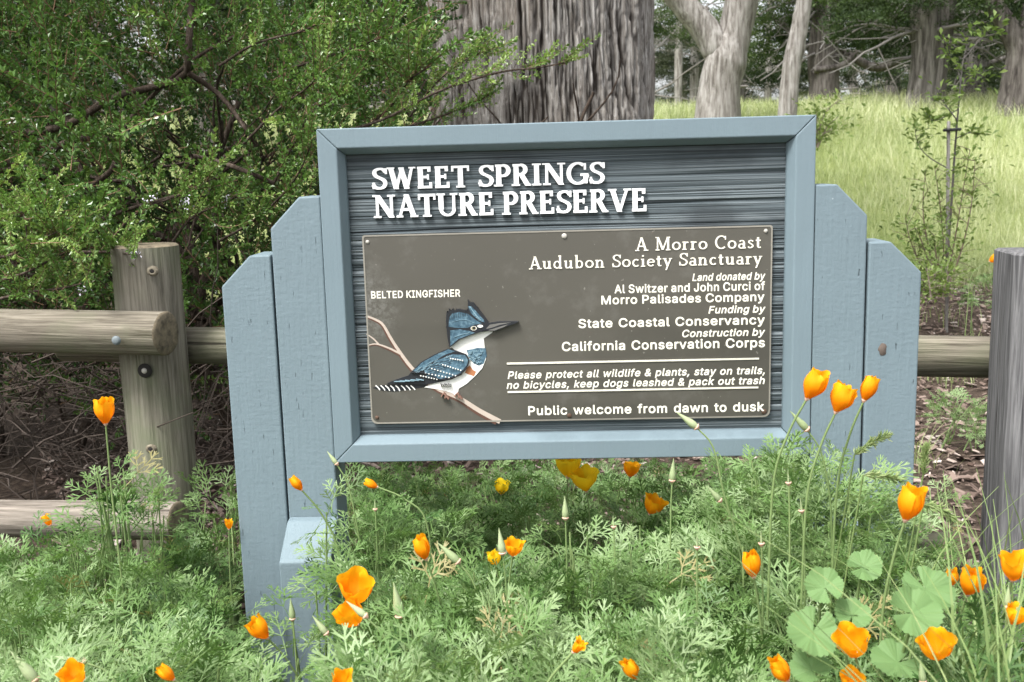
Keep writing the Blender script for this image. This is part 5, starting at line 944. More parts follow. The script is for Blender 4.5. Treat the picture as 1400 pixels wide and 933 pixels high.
def row(xs, top, d, jit=12, **kw):
    for x in xs: poppy_plant(x+rp.normal(0, 10), (top(x) if callable(top) else top)+rp.normal(0, jit), d+rp.normal(0, .04), **kw)
ip = lambda X, Y: (lambda x: float(np.interp(x, X, Y)))
# left of the sign, up to the low rail
row(range(-60, 235, 42), ip([0, 120, 200, 330], [735, 725, 765, 730]), 1.86, n=80, r=.10, tint=.45)
row(range(-70, 220, 44), ip([0, 150, 330], [765, 745, 775]), 1.62, n=95, tint=.5)
row(range(-80, 190, 50), ip([0, 330], [815, 825]), 1.36, n=95, tint=.5)
row(range(-90, 165, 60), ip([0, 330], [868, 880]), 1.10, n=100, tint=.55)
row(range(-90, 200, 75), 915, .92, n=90, tint=.6)
row((235, 272, 300), 740, 1.9, 8, n=44, r=.05, hz=.09, tint=.45); row((225, 258, 285), 785, 1.66, 8, n=44, r=.045, hz=.09, tint=.5); row((205, 240, 270), 835, 1.4, 8, n=46, r=.045, hz=.09, tint=.5)
row((190, 232, 265), 880, 1.15, 8, n=50, r=.045, hz=.09, tint=.55); row((285, 300), 900, 1.3, 6, n=30, r=.03, hz=.06, tint=.5)
poppy_plant(148, 608, 1.72, r=.055, n=34, hz=.11, tint=.55); poppy_plant(190, 660, 1.78, r=.075, n=44, hz=.09, tint=.6); poppy_plant(160, 655, 1.75, r=.07, n=40, hz=.12, tint=.5)
poppy_plant(118, 690, 1.7, r=.07, n=40, hz=.12, tint=.55)
poppy_plant(295, 640, 2.12, r=.06, n=40, hz=.12, tint=.4); poppy_plant(310, 675, 2.05, r=.07, n=44, hz=.12, tint=.35); poppy_plant(280, 690, 2.0, r=.07, n=44, hz=.12, tint=.4)
# at the foot of the left posts
row((335, 375, 420, 460), 928, 1.12, 5, n=34, r=.045, hz=.08, tint=.6); row((350, 420, 470), 960, .95, 6, n=50, r=.06, hz=.08, tint=.6)
poppy_plant(412, 800, 1.45, r=.035, n=13, hz=.06, tint=.6, stems=1); poppy_plant(395, 860, 1.35, r=.03, n=9, hz=.05, tint=.6, stems=1); poppy_plant(440, 775, 1.48, r=.025, n=7, hz=.04, tint=.6, stems=1)
poppy_plant(447, 668, 1.55, r=.022, n=7, hz=.035, tint=.7, stems=1)
# under and in front of the board
row((492, 530, 575), ip([480, 590], [672, 700]), 1.62, n=54, r=.055, hz=.10, tint=.5)
row((497, 535, 580, 630, 670), ip([480, 670], [735, 760]), 1.50, n=60, r=.06, tint=.5)
row((505, 540), 800, 1.36, 8, n=46, r=.045, hz=.09, tint=.5); row((500, 535), 855, 1.16, 6, n=46, r=.04, hz=.09, tint=.55); row((500, 540), 905, 1.0, 6, n=46, r=.04, hz=.08, tint=.55)
row(range(585, 900, 46), ip([490, 620, 760, 900], [800, 790, 765, 750]), 1.36, n=100, tint=.55)
row(range(590, 960, 52), ip([490, 900], [850, 835]), 1.14, n=110, tint=.6)
row(range(600, 1010, 62), 898, .96, 8, n=100, tint=.62)
poppy_plant(775, 705, 1.45, r=.06, n=32, hz=.08, tint=.7, size=(.05, .07)); poppy_plant(700, 745, 1.42, r=.07, n=44, hz=.09, tint=.6)
poppy_plant(640, 668, 1.9, r=.05, n=28, hz=.09, tint=.45); poppy_plant(560, 660, 1.95, r=.06, n=34, hz=.1, tint=.4)
# behind the board, in its shade
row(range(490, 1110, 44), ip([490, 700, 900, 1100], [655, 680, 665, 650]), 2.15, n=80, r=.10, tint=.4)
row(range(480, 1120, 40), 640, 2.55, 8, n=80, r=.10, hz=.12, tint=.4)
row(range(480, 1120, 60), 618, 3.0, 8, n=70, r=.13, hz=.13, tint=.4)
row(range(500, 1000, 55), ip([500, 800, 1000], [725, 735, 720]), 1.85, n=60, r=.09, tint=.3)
# right-hand mass that climbs over the corner of the board
row((905, 950, 1000), ip([900, 1000], [690, 655]), 1.62, 8, n=80, r=.09, tint=.6)
row((1020, 1062, 1100, 1138), ip([1020, 1065, 1110, 1150], [632, 600, 592, 612]), 1.60, 6, n=78, r=.085, hz=.12, tint=.65)
row((1040, 1085, 1130, 1165), ip([1040, 1165], [655, 650]), 1.52, 8, n=90, r=.08, hz=.12, tint=.62)
for (x, y, d, R, m) in ((1308, 530, 3.6, .10, 90), (1332, 540, 3.55, .06, 36), (1350, 372, 5.0, .12, 90), (1278, 655, 2.5, .07, 40)):
    poppy_plant(x, y, d, r=R, n=m, hz=.12, tint=.62, size=(.05, .09), stems=3)
row((1165, 1195, 1225), ip([1165, 1225], [672, 720]), 1.58, 6, n=48, r=.065, hz=.09, tint=.5)
row(range(905, 1260, 46), ip([900, 1000, 1150, 1260], [745, 700, 690, 745]), 1.46, 8, n=100, tint=.62)
row(range(920, 1300, 50), ip([900, 1300], [800, 800]), 1.26, n=105, tint=.6)
row(range(940, 1180, 60), 868, 1.06, n=100, tint=.6)
row((1290, 1335, 1385, 1430), ip([1290, 1430], [735, 770]), 1.5, n=46, tint=.35)
row(range(1200, 1460, 60), 850, 1.05, n=50, tint=.35); row(range(1180, 1460, 70), 905, .92, n=55, tint=.35)
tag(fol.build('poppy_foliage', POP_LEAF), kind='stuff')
tag(stm.build('poppy_stems', POP_STEM, smooth=True), kind='stuff')
print('foliage quads', sum(len(q) for q in fol.Q))

# ------------------------------------------------------------------ trees
BIGBARK = m_bark('cypress_bark_grey', (.075, .062, .052), (.27, .255, .24), (.47, .455, .435), .8, (.20, .165, .13))
PALEBARK = m_bark('pale_weathered_bark', (.070, .060, .052), (.225, .208, .19), (.40, .385, .365), 1.0)
DARKBARK = m_bark('dark_cypress_bark', (.022, .019, .017), (.085, .075, .068), (.19, .175, .16), .6)
MIDBARK = m_bark('grey_brown_bark', (.035, .031, .028), (.115, .105, .096), (.24, .226, .21), .6)
CYP = m_leaf('cypress_spray', (.018, .034, .012), (.055, .088, .024), .2, .6, .2, (.16, .21, .06))
FARL = m_leaf('far_foliage', (.030, .040, .022), (.095, .110, .058), .2, .7, .2, (.24, .26, .14))

def make_spray(seed, n=130, flat=.35):
    """tuft of cypress foliage made of small blades, about one unit across"""
    r = np.random.default_rng(seed); V = []; Q = []
    for k in range(n):
        d = r.normal(0, 1, 3)*[1, 1, flat]; d /= np.linalg.norm(d); b = d*r.uniform(.05, .42)*[1, 1, .7]
        L = r.uniform(.045, .11); e = d*.6+r.normal(0, .4, 3)+[0, 0, .25]; e /= np.linalg.norm(e)
        s = np.cross(e, r.normal(0, 1, 3)); s /= np.linalg.norm(s)+1e-9; w = L*r.uniform(.16, .3); i = len(V)
        V += [b, b+e*L*.55+s*w, b+e*L, b+e*L*.55-s*w]; Q.append((i, i+1, i+2, i+3))
    return np.array(V), np.array(Q), None
SPRAYS = [make_spray(s) for s in range(5)]
def pads(acc, cs, r, tint, spread=.5):
    """clumps of foliage: each pad (centre, radius) is filled with sprays"""
    for c, R, tn in cs:
        m = max(4, int(30*R*R/ .6)); m = min(m, 90)
        u = r.normal(0, 1, (m, 3)); u /= np.linalg.norm(u, axis=1, keepdims=True)
        P = c+u*R*r.uniform(.2, 1, (m, 1))**.6*[1, .9, .45]
        S = r.uniform(.35, .75, m)*min(1, R)*1.0
        M = rot_from(np.stack([r.normal(0, 1, m), r.normal(0, 1, m), r.normal(0, .25, m)], -1), r.normal(0, .25, m))
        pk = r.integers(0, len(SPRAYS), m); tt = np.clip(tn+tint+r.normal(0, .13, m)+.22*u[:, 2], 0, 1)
        for k in range(len(SPRAYS)):
            z = pk == k
            if z.any(): scatter(acc, SPRAYS[k], M[z], P[z], S[z], tt[z])

def trunk_mesh(acc, path, radii, k=48, n=70, amp=.06, seed=0, flute=.05, ridge=18, flare=0.0):
    P = smooth_path(path, n); s = np.linspace(0, 1, n)
    R = np.interp(s, np.linspace(0, 1, len(radii)), radii)
    V, Q, T = tube_arrays(P, 1.0, k, cap=False); V = V.reshape(n, k, 3)
    D = V-P[:, None]; an = np.arange(k)*2*np.pi/k; L = np.linalg.norm(np.diff(P, axis=0), axis=1).sum()
    S, A = np.meshgrid(s*L, an, indexing='ij')
    C = np.stack([np.cos(A), np.sin(A)], -1)
    big = fbm(np.stack([C[..., 0]*1.5+seed, C[..., 1]*1.5, S*.45/ max(R[0], .1)*.4], -1), 2)
    rd = 1-np.abs(fbm(np.stack([C[..., 0]*ridge*.32+seed, C[..., 1]*ridge*.32, S*.9/max(R[0]*2, .25)], -1), 3))*2
    fl = 1+flare*np.exp(-S/(.35*max(R[0], .1)*2))
    RR = R[:, None]*fl*(1+flute*2*big+amp*rd)
    acc.add((P[:, None]+D*RR[..., None]).reshape(-1, 3), Q)

# the big cypress just behind the sign
def big_tree():
    cb = atd(738, 260, 5.7); b = np.array([cb[0], cb[1], float(ground_z(cb[0], cb[1]))])
    tr = thing('cypress_tree', 'huge grey cypress trunk with deeply furrowed bark right behind the blue sign', 'tree', b)
    n, k = 420, 640
    z = np.linspace(-.1, 3.6, n); an = np.arange(k)*2*np.pi/k; Z, A = np.meshgrid(z, an, indexing='ij'); C, S_ = np.cos(A), np.sin(A)
    R = .605*(1-.022*Z)*(1+.22*np.exp(-Z/.35))
    lean = Z*.0
    # slightly twisted plates and furrows
    tw = A+.05*Z+.05*fbm(np.stack([C*1.5, S_*1.5, Z*1.1], -1), 2)
    c2, s2 = np.cos(tw), np.sin(tw)
    w1 = fbm(np.stack([c2*12, s2*12, Z*1.2], -1), 4, .55); w2 = fbm(np.stack([c2*24+7, s2*24, Z*1.7], -1), 4, .6); w3 = fbm(np.stack([c2*60, s2*60+3, Z*4.2], -1), 3, .65)
    fur = -np.exp(-(w1/.10)**2)*.022 - np.exp(-(w2/.10)**2)*.018 - np.exp(-(w3/.10)**2)*.008
    plate = .022*w1+.018*w2+.012*w3
    lobes = .05*np.cos(3*A+.6)+.03*fbm(np.stack([C*1.2, S_*1.2, Z*.3], -1), 2)
    groove = -.075*np.exp(-((np.angle(np.exp(1j*(A-math.radians(-26)))) -.05*np.sin(Z*3))/.055)**2) + .035*np.exp(-(np.angle(np.exp(1j*(A-math.radians(-38))))/.09)**2)
    RR = R*(1+lobes*.6)+fur+plate+groove
    V = np.stack([RR*C, RR*S_, Z], -1).reshape(-1, 3)+b
    a = Acc(); i, j = np.meshgrid(np.arange(n-1), np.arange(k), indexing='ij'); j2 = (j+1) % k
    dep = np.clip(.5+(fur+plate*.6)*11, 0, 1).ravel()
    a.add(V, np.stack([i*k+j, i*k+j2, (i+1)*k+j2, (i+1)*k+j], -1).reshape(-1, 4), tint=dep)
    t = NT('furrowed_grey_bark')
    fib = t.noise(t.coord((95, 95, 4.5)), 1, 8, .75, .6); big = t.noise(t.coord((1.8, 1.8, 1.0)), 1, 4)
    surf = t.ramp(fib, [(.34, (.095, .082, .070)), (.47, (.265, .245, .222)), (.60, (.47, .455, .43))])
    surf = t.mix(t.ramp(big, [(.48, (0, 0, 0)), (.68, (.7, .7, .7))]), surf, (.21, .165, .125))
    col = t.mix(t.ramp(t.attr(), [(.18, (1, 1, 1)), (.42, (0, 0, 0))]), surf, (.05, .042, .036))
    m = t.finish(col, .92, t.bump(fib, .8, .012), .1)
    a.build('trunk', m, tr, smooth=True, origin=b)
    a = Acc(); r = np.random.default_rng(3)
    limbs = Acc(); cs = []
    for q in range(7):
        a0 = q*.9+.3; p0 = b+[0, 0, 3.4]; e = p0+np.array([math.cos(a0)*2.0, math.sin(a0)*2.0, r.uniform(1.2, 2.6)])
        trunk_mesh(limbs, [p0, (p0+e)/2+[0, 0, .4], e], [.3, .18, .08], 14, 14, .04, q)
        for w in range(4): cs.append((e+r.normal(0, .7, 3)+[0, 0, .6], r.uniform(.6, 1.0), .35))
    limbs.build('limb', BIGBARK, tr, smooth=True, origin=b)
    pads(a, cs, r, 0); a.build('crown', CYP, tr, origin=b)
big_tree()

def base_at(px, py, d):
    p = atd(px, py, d); return np.array([p[0], p[1], float(ground_z(p[0], p[1]))])
def forest_tree(name, label, trunks, crown, bark, d, group, leafmat=CYP, seed=0, dead=0, base_px=None, tint=0.0, k=36, n=46, amp=.07, limbs=()):
    """trunks: list of (pixel path, radii in pixels); crown: list of (px, py, radius m, tint, depth offset)"""
    r = np.random.default_rng(seed)
    b = base_at(*base_px, d); tr = thing(name, label, 'tree', b, group)
    for ti, (path, rad) in enumerate(trunks):
        a = Acc(); P = [atd(x, y, d) for x, y in path]
        if ti == 0: P[0] = np.array([P[0][0], P[0][1], min(P[0][2], b[2])-.12])
        sc = d/F_PX
        trunk_mesh(a, P, [q*sc for q in rad], k, n, amp, seed+ti*3.7, .06, 16, .28 if ti == 0 else 0)
        a.build('trunk' if ti == 0 else 'limb', bark, tr, smooth=True, origin=b)
    if limbs:
        for ti, (path, rad) in enumerate(limbs):
            a = Acc(); trunk_mesh(a, [atd(x, y, d+.3*math.sin(ti*2)) for x, y in path], [q*d/F_PX for q in rad], 12, 24, .05, ti*1.3+seed)
            a.build('limb', bark, tr, smooth=True, origin=b)
    if dead:
        a = Acc()
        for q in range(dead):
            path, rad = trunks[r.integers(0, len(trunks))]; f = r.uniform(.35, 1); i = f*(len(path)-1); i0 = min(int(i), len(path)-2)
            x = path[i0][0]+(path[i0+1][0]-path[i0][0])*(i-i0); y = path[i0][1]+(path[i0+1][1]-path[i0][1])*(i-i0)
            p = atd(x, y, d); dr = r.normal(0, 1, 3)*[1, .6, .35]; dr /= np.linalg.norm(dr); L = r.uniform(.5, 2.0)
            PP = np.array([p+dr*L*s+np.array([0, 0, -.22*L*s*s])+r.normal(0, .03, 3)*s for s in np.linspace(0, 1, 7)])
            a.add(*tube_arrays(PP, np.linspace(.035, .008, 7)*r.uniform(.5, 1.1), 5, cap=False)[:2])
            for w in range(3):
                s0 = PP[r.integers(2, 6)]; d2 = dr+r.normal(0, .6, 3); d2 /= np.linalg.norm(d2)
                Q2 = np.array([s0+d2*L*.45*s+r.normal(0, .02, 3)*s for s in np.linspace(0, 1, 5)])
                a.add(*tube_arrays(Q2, np.linspace(.012, .004, 5), 4, cap=False)[:2])
        a.build('bare_branch', m_plain('bare_branch_bark', (.15, .14, .13), .9), tr, smooth=True, origin=b)
    if crown:
        a = Acc(); pads(a, [(atd(x, y, d+do), R, tn) for x, y, R, tn, do in crown], r, tint)
        a.build('crown', leafmat, tr, origin=b)
    return tr
GB = 'trees along the top of the meadow'
forest_tree('forked_tree', 'pale forked trunk with smooth grey limbs just right of the huge trunk', [([(978, 165), (984, 120), (993, 85), (1000, 55), (1004, 30)], [27, 25, 26, 20, 8]),
            ([(992, 100), (980, 66), (962, 38), (936, 8), (905, -30), (880, -70)], [14, 20, 17, 15, 13, 11]), ([(988, 100), (998, 70), (1006, 40), (1013, 5), (1020, -40), (1030, -90)], [16, 22, 20, 20, 18, 15])],
            [(900, -60, .9, .5, .4), (1010, -70, 1.0, .5, .3)], PALEBARK, 13, GB, seed=2, base_px=(978, 157), limbs=[([(975, 60), (960, 30), (968, 10)], [6, 4, 3])])
forest_tree('leaning_tree', 'slim pale trunk with no leaves leaning right beside the forked tree', [([(1074, 155), (1080, 110), (1089, 60), (1098, 10), (1108, -50)], [12, 11, 11, 10, 8])], [(1115, -70, .7, .5, 0)], PALEBARK, 12, GB, seed=4, base_px=(1074, 152), k=28, n=60, amp=.12)
forest_tree('cypress_tree', 'dark double-stemmed cypress behind the slim leaning trunk', [([(1127, 124), (1128, 80), (1130, 30), (1138, -40)], [19, 17, 15, 13]), ([(1118, 120), (1113, 80), (1118, 20), (1116, -40)], [10, 8, 8, 7])],
            [(1105, 40, 1.0, .30, .5), (1070, 12, 1.2, .55, .3), (1045, 48, 1.1, .60, 1.0), (1150, 20, 1.2, .3, .6), (1085, 75, .8, .25, 1.2), (1165, 55, .9, .22, 1.4), (1020, 70, .8, .5, .5), (1120, -20, 1.4, .4, 0), (905, 20, 1.0, .45, 3), (940, 45, .8, .5, 3), (1060, 90, .9, .2, 2), (1010, 30, .9, .45, 3), (1215, 60, 1.2, .2, 3), (1190, 100, .8, .2, 3), (1230, 105, .8, .18, 3)],
            DARKBARK, 20, GB, seed=6, dead=34, base_px=(1125, 124), limbs=[([(1130, 62), (1165, 78), (1195, 92), (1225, 84), (1240, 62), (1262, 45)], [5, 5, 6, 5, 5, 4]), ([(1126, 78), (1095, 58), (1072, 35), (1050, 20)], [5, 4, 4, 3]), ([(1112, 96), (1150, 90), (1172, 70)], [4, 4, 3])])
forest_tree('cypress_tree', 'broad twin-stemmed cypress standing above the staked sapling', [([(1256, 150), (1262, 110), (1266, 60), (1262, 10), (1255, -50)], [19, 17, 17, 19, 18]), ([(1276, 148), (1280, 100), (1288, 50), (1296, 0), (1304, -50)], [15, 13, 13, 12, 11])],
            [(1225, 35, 1.0, .32, .6), (1200, 8, 1.1, .3, .4), (1240, -10, 1.2, .35, -.3), (1320, 5, 1.0, .3, .5), (1235, 60, .8, .25, 1.5), (1310, 60, .9, .25, 1.8), (1345, 100, .7, .25, 2)], MIDBARK, 16, GB, seed=8, dead=22, base_px=(1264, 148))
forest_tree('cypress_tree', 'grey cypress stem between the twin-stemmed cypress and the curved dark trunk', [([(1331, 144), (1333, 100), (1340, 50), (1346, 0), (1350, -50)], [15, 13, 13, 12, 11])],
            [(1345, 42, .9, .45, .4), (1370, 20, .9, .55, .4), (1318, 60, .6, .3, .4), (1362, 78, .8, .3, .9)], MIDBARK, 18, GB, seed=9, dead=18, base_px=(1331, 142), limbs=[([(1335, 92), (1360, 84), (1400, 70)], [4, 3, 2])])
forest_tree('cypress_tree', 'dark curved trunk cut off by the right edge of the photo', [([(1388, 140), (1392, 110), (1396, 70), (1380, 40), (1362, 10), (1350, -30)], [21, 19, 18, 13, 10, 9]), ([(1396, 70), (1408, 30), (1420, -20)], [14, 13, 12])],
            [(1400, 20, .9, .35, .5), (1385, -10, .9, .3, 0)], DARKBARK, 15, GB, seed=10, dead=4, base_px=(1388, 138))
GS = 'bleached bare stems at the back of the wood'
for q, (x, yb, w, lab) in enumerate(((927, 112, 5.5, 'bleached bare stem next to the huge trunk in the far wood'), (949, 112, 6, 'bleached bare stem close to the left limb of the forked tree'), (1050, 118, 4.5, 'thin bleached stem between the forked tree and the leaning tree'))):
    forest_tree('dead_tree', lab, [([(x, yb+4), (x+1, 70), (x+2, 30), (x+3, -30)], [w, w*.9, w*.8, w*.7])], [], PALEBARK, 25+q, GS, seed=20+q, dead=14, base_px=(x, yb), k=14, n=24)
# trees beyond the shrub, seen only through its gaps
forest_tree('cypress_tree', 'dark cypress glimpsed through gaps in the shrub at far left', [([(60, 230), (62, 150), (66, 60), (70, -40)], [26, 22, 20, 18])], [(40, -10, 1.2, .3, 0), (110, -20, 1.2, .3, 0), (10, 60, 1.0, .3, .4), (20, 120, .8, .3, .4)], DARKBARK, 13, GB, seed=31, dead=6, base_px=(60, 215))
forest_tree('cypress_tree', 'brown cypress trunk hidden among the shrub leaves left of the sign', [([(292, 220), (290, 140), (286, 60), (280, -40)], [28, 24, 22, 20])], [(330, 0, 1.2, .3, 0), (250, -20, 1.2, .35, 0), (350, 60, 1.0, .3, .4), (400, 20, 1.3, .25, .6), (470, 30, 1.3, .25, .6), (540, 20, 1.3, .25, .4), (500, 90, 1.1, .25, .3), (440, 90, 1.0, .25, .3), (560, 90, 1.0, .25, .3), (390, 110, .9, .3, .5)], DARKBARK, 12, GB, seed=33, dead=6, base_px=(292, 210))

# the far wood that reads as one mass
def far_wood():
    r = np.random.default_rng(40); a = Acc(); b_ = Acc()
    cs = []
    for q in range(600):
        x = r.uniform(-26, 30); y = r.uniform(24, 36); z0 = float(ground_z(x, y))
        z = z0+abs(r.normal(0, 1))*2.2
        if z-z0 > 7.5: continue
        if fbm(np.array([[x*.35, y*.1, z*.45]]), 2)[0] < -.14+.035*(z-z0-1): continue
        cs.append((np.array([x, y, z]), r.uniform(.6, 1.3), np.clip(r.normal(.30, .22), 0, 1)))
    pads(a, cs, r, 0)
    for q in range(1500):
        x = r.uniform(-24, 28); y = r.uniform(22, 34); z0 = float(ground_z(x, y)); p = np.array([x, y, z0+r.uniform(0, 3.2)])
        dr = r.normal(0, 1, 3)*[1, .5, .55]; dr /= np.linalg.norm(dr); L = r.uniform(.6, 2.4)
        PP = np.array([p+dr*L*s+r.normal(0, .07, 3)*s for s in np.linspace(0, 1, 6)])
        b_.add(*tube_arrays(PP, np.linspace(.03, .01, 6)*r.uniform(.4, 1.2), 4, cap=False)[:2])
    for q in range(46):
        x = r.uniform(-24, 28); y = r.uniform(23, 36); z0 = float(ground_z(x, y)); h = r.uniform(4, 8)
        PP = np.array([[x+r.normal(0, .1)*s*3, y, z0-.2+h*s] for s in np.linspace(0, 1, 7)])
        b_.add(*tube_arrays(PP, np.linspace(.17, .08, 7)*r.uniform(.5, 1.3), 7, cap=False)[:2], mat=1)
    o = a.build('distant_woodland', FARL); tag(o, kind='stuff')
    o = b_.build('distant_branches', [m_plain('far_bare_branches', (.19, .175, .16), .9), MIDBARK], smooth=True); tag(o, kind='stuff')
far_wood()

# ------------------------------------------------------------------ sapling, stake and small bushes
BUSHL = m_leaf('bush_leaf', (.08, .14, .03), (.19, .27, .075), .35, .5, .35, (.32, .40, .14))
def leafy(name, label, cat, stems, d, nl, ll, seed, extra=None, tint=.5, mat=BUSHL, bark=None, group=None, tips=.15, base_px=None, srad=.008):
    """small woody plant: stems as pixel paths at one distance, leaves along their upper part"""
    r = np.random.default_rng(seed); b = base_at(*base_px, d); o = thing(name, label, cat, b, group)
    a = Acc(); lf = Acc()
    for si, (path, lo) in enumerate(stems):
        dd = d+r.normal(0, .10 if si else 0)
        P = [atd(x, y, dd) for x, y in path]
        P[0][2] = min(P[0][2], P[0][2])
        P = smooth_path(P, 26); a.add(*tube_arrays(P, np.linspace(srad, srad*.3, 26)*(.45 if si and name == 'sapling' else 1), 6, cap=False)[:2])
        i0 = int(25*lo); m = nl; ix = r.integers(i0, 26, m)
        B = P[ix].copy(); D = np.stack([r.normal(0, 1, m), r.normal(0, 1, m), r.normal(.35, .5, m)], -1); D /= np.linalg.norm(D, axis=1, keepdims=True)
        off = r.uniform(0, 1, m)**1.5*tips*d/6; B = B+D*off[:, None]
        for q in range(0, m, 6): a.add(*tube_arrays(np.array([P[ix[q]], (P[ix[q]]+B[q])/2+[0, 0, .003], B[q]]), [.002, .0015, .001], 3, cap=False)[:2])
        M = rot_from(D+r.normal(0, .3, (m, 3)), r.normal(0, .6, m)); L = leaf_quad(1, .5)
        scatter(lf, (L, np.array([[0, 1, 2, 3]]), None), M, B, r.uniform(.7, 1.3, m)*ll, np.clip(tint+r.normal(0, .2, m), 0, 1))
    a.build('stem', bark or m_plain('thin_grey_stem', (.23, .19, .15), .9), o, smooth=True, origin=b)
    lf.build('foliage', mat, o, origin=b)
    return o
leafy('sapling', 'thin young oak sapling tied to a stake at the edge of the meadow', 'sapling',
      [([(1291, 400), (1297, 330), (1302, 260), (1306, 200), (1311, 140), (1316, 90), (1322, 62)], .38), ([(1309, 165), (1290, 140), (1278, 118)], .3), ([(1312, 130), (1335, 112), (1345, 98)], .3),
       ([(1306, 190), (1325, 182), (1340, 184)], .4), ([(1314, 100), (1300, 78), (1295, 60)], .3), ([(1304, 235), (1270, 215), (1255, 196), (1250, 170)], .5), ([(1310, 150), (1280, 165), (1268, 160)], .4), ([(1318, 80), (1345, 50), (1362, 38)], .4)],
      5.6, 52, .040, 3, tint=.45, tips=.10, base_px=(1291, 403), srad=.008, bark=MIDBARK)
leafy('bush', 'low leafy bush with reddish stems around the foot of the sapling', 'bush',
      [([(1285, 405), (1272, 350), (1262, 290), (1265, 235)], .25), ([(1288, 405), (1290, 340), (1285, 280), (1278, 230)], .2), ([(1292, 405), (1315, 340), (1328, 280), (1333, 220)], .25), ([(1290, 405), (1305, 330), (1315, 270), (1326, 205)], .25), ([(1283, 405), (1262, 370), (1245, 330), (1238, 300)], .2), ([(1286, 405), (1270, 360), (1258, 325), (1250, 310)], .1), ([(1288, 405), (1280, 350), (1276, 320)], .1)],
      5.4, 120, .030, 5, tint=.42, tips=.20, base_px=(1288, 405), bark=m_plain('reddish_stem', (.14, .095, .075), .8), srad=.0045)
leafy('bush', 'dense bright green bush in front of the sapling beside the right blue post', 'bush',
      [([(1268+q*5, 408), (1262+q*8, 385), (1255+q*11, 358+abs(q-2)*6)], .05) for q in range(-1, 5)], 5.0, 130, .026, 6, tint=.62, tips=.16, base_px=(1272, 408), srad=.005)
leafy('bush', 'small yellow-green bush in the meadow just right of the top of the sign', 'bush',
      [([(1118, 200), (1122, 170), (1132, 150), (1150, 135)], .1), ([(1118, 200), (1116, 165), (1118, 150)], .1), ([(1119, 200), (1130, 175), (1146, 160)], .1), ([(1118, 202), (1124, 185), (1140, 178)], .1), ([(1117, 202), (1112, 180), (1110, 160)], .1)], 9.0, 70, .05, 7, tint=.62, tips=.15, base_px=(1118, 205), srad=.008)
bs = base_at(1297, 400, 5.5); stake = thing('stake', 'slim wooden stake tied to the young sapling', 'stake', bs)
a = Acc(); P0, P1 = atd(1297, 400, 5.5), atd(1297, 166, 5.5); P0[2] = bs[2]-.1; a.add(*tube_arrays(smooth_path([P0, (P0+P1)/2, P1], 12), .0095, 8))
a.build('pole', PALEBARK, stake, smooth=True, origin=bs)
a = Acc(); c = atd(1297, 178, 5.5); c2 = atd(1309, 177, 5.58)
a.add(*tube_arrays(smooth_path([c+[-.018, -.012, 0], c+[.0, -.02, 0], (c+c2)/2+[0, -.02, 0], c2+[.014, 0, 0], c2+[0, .02, 0], (c+c2)/2+[0, .02, 0], c+[-.018, .012, 0]], 30), .009, 6))
a.build('tie', m_plain('black_rubber_tie', (.015, .015, .016), .6), stake, smooth=True, origin=bs)

# ------------------------------------------------------------------ meadow grass, wood chips, near grass
GRASS = m_leaf('meadow_grass', (.18, .225, .095), (.385, .435, .225), .38, .6, .2, (.68, .68, .48))
def blades(P, H_, W_, lean, r, n=3):
    """(m) curved grass blades with n segments"""
    m = len(P); a_ = r.uniform(0, 2*np.pi, m); dv = np.stack([np.cos(a_), np.sin(a_), 0*a_], -1); sv = np.stack([-np.sin(a_), np.cos(a_), 0*a_], -1)
    V = np.zeros((m, 2*(n+1), 3))
    for q in range(n+1):
        s = q/n; c = P+dv*(lean*H_*s**2)[:, None]+np.array([0, 0, 1.])*(H_*s*(1-.35*lean*s))[:, None]; w = (W_*(1-.85*s**1.5))[:, None]
        V[:, 2*q] = c-sv*w/2; V[:, 2*q+1] = c+sv*w/2
    Q = np.array([(2*q, 2*q+1, 2*q+3, 2*q+2) for q in range(n)])
    return V.reshape(-1, 3), (Q[None]+(np.arange(m)*2*(n+1))[:, None, None]).reshape(-1, 4), 2*(n+1)
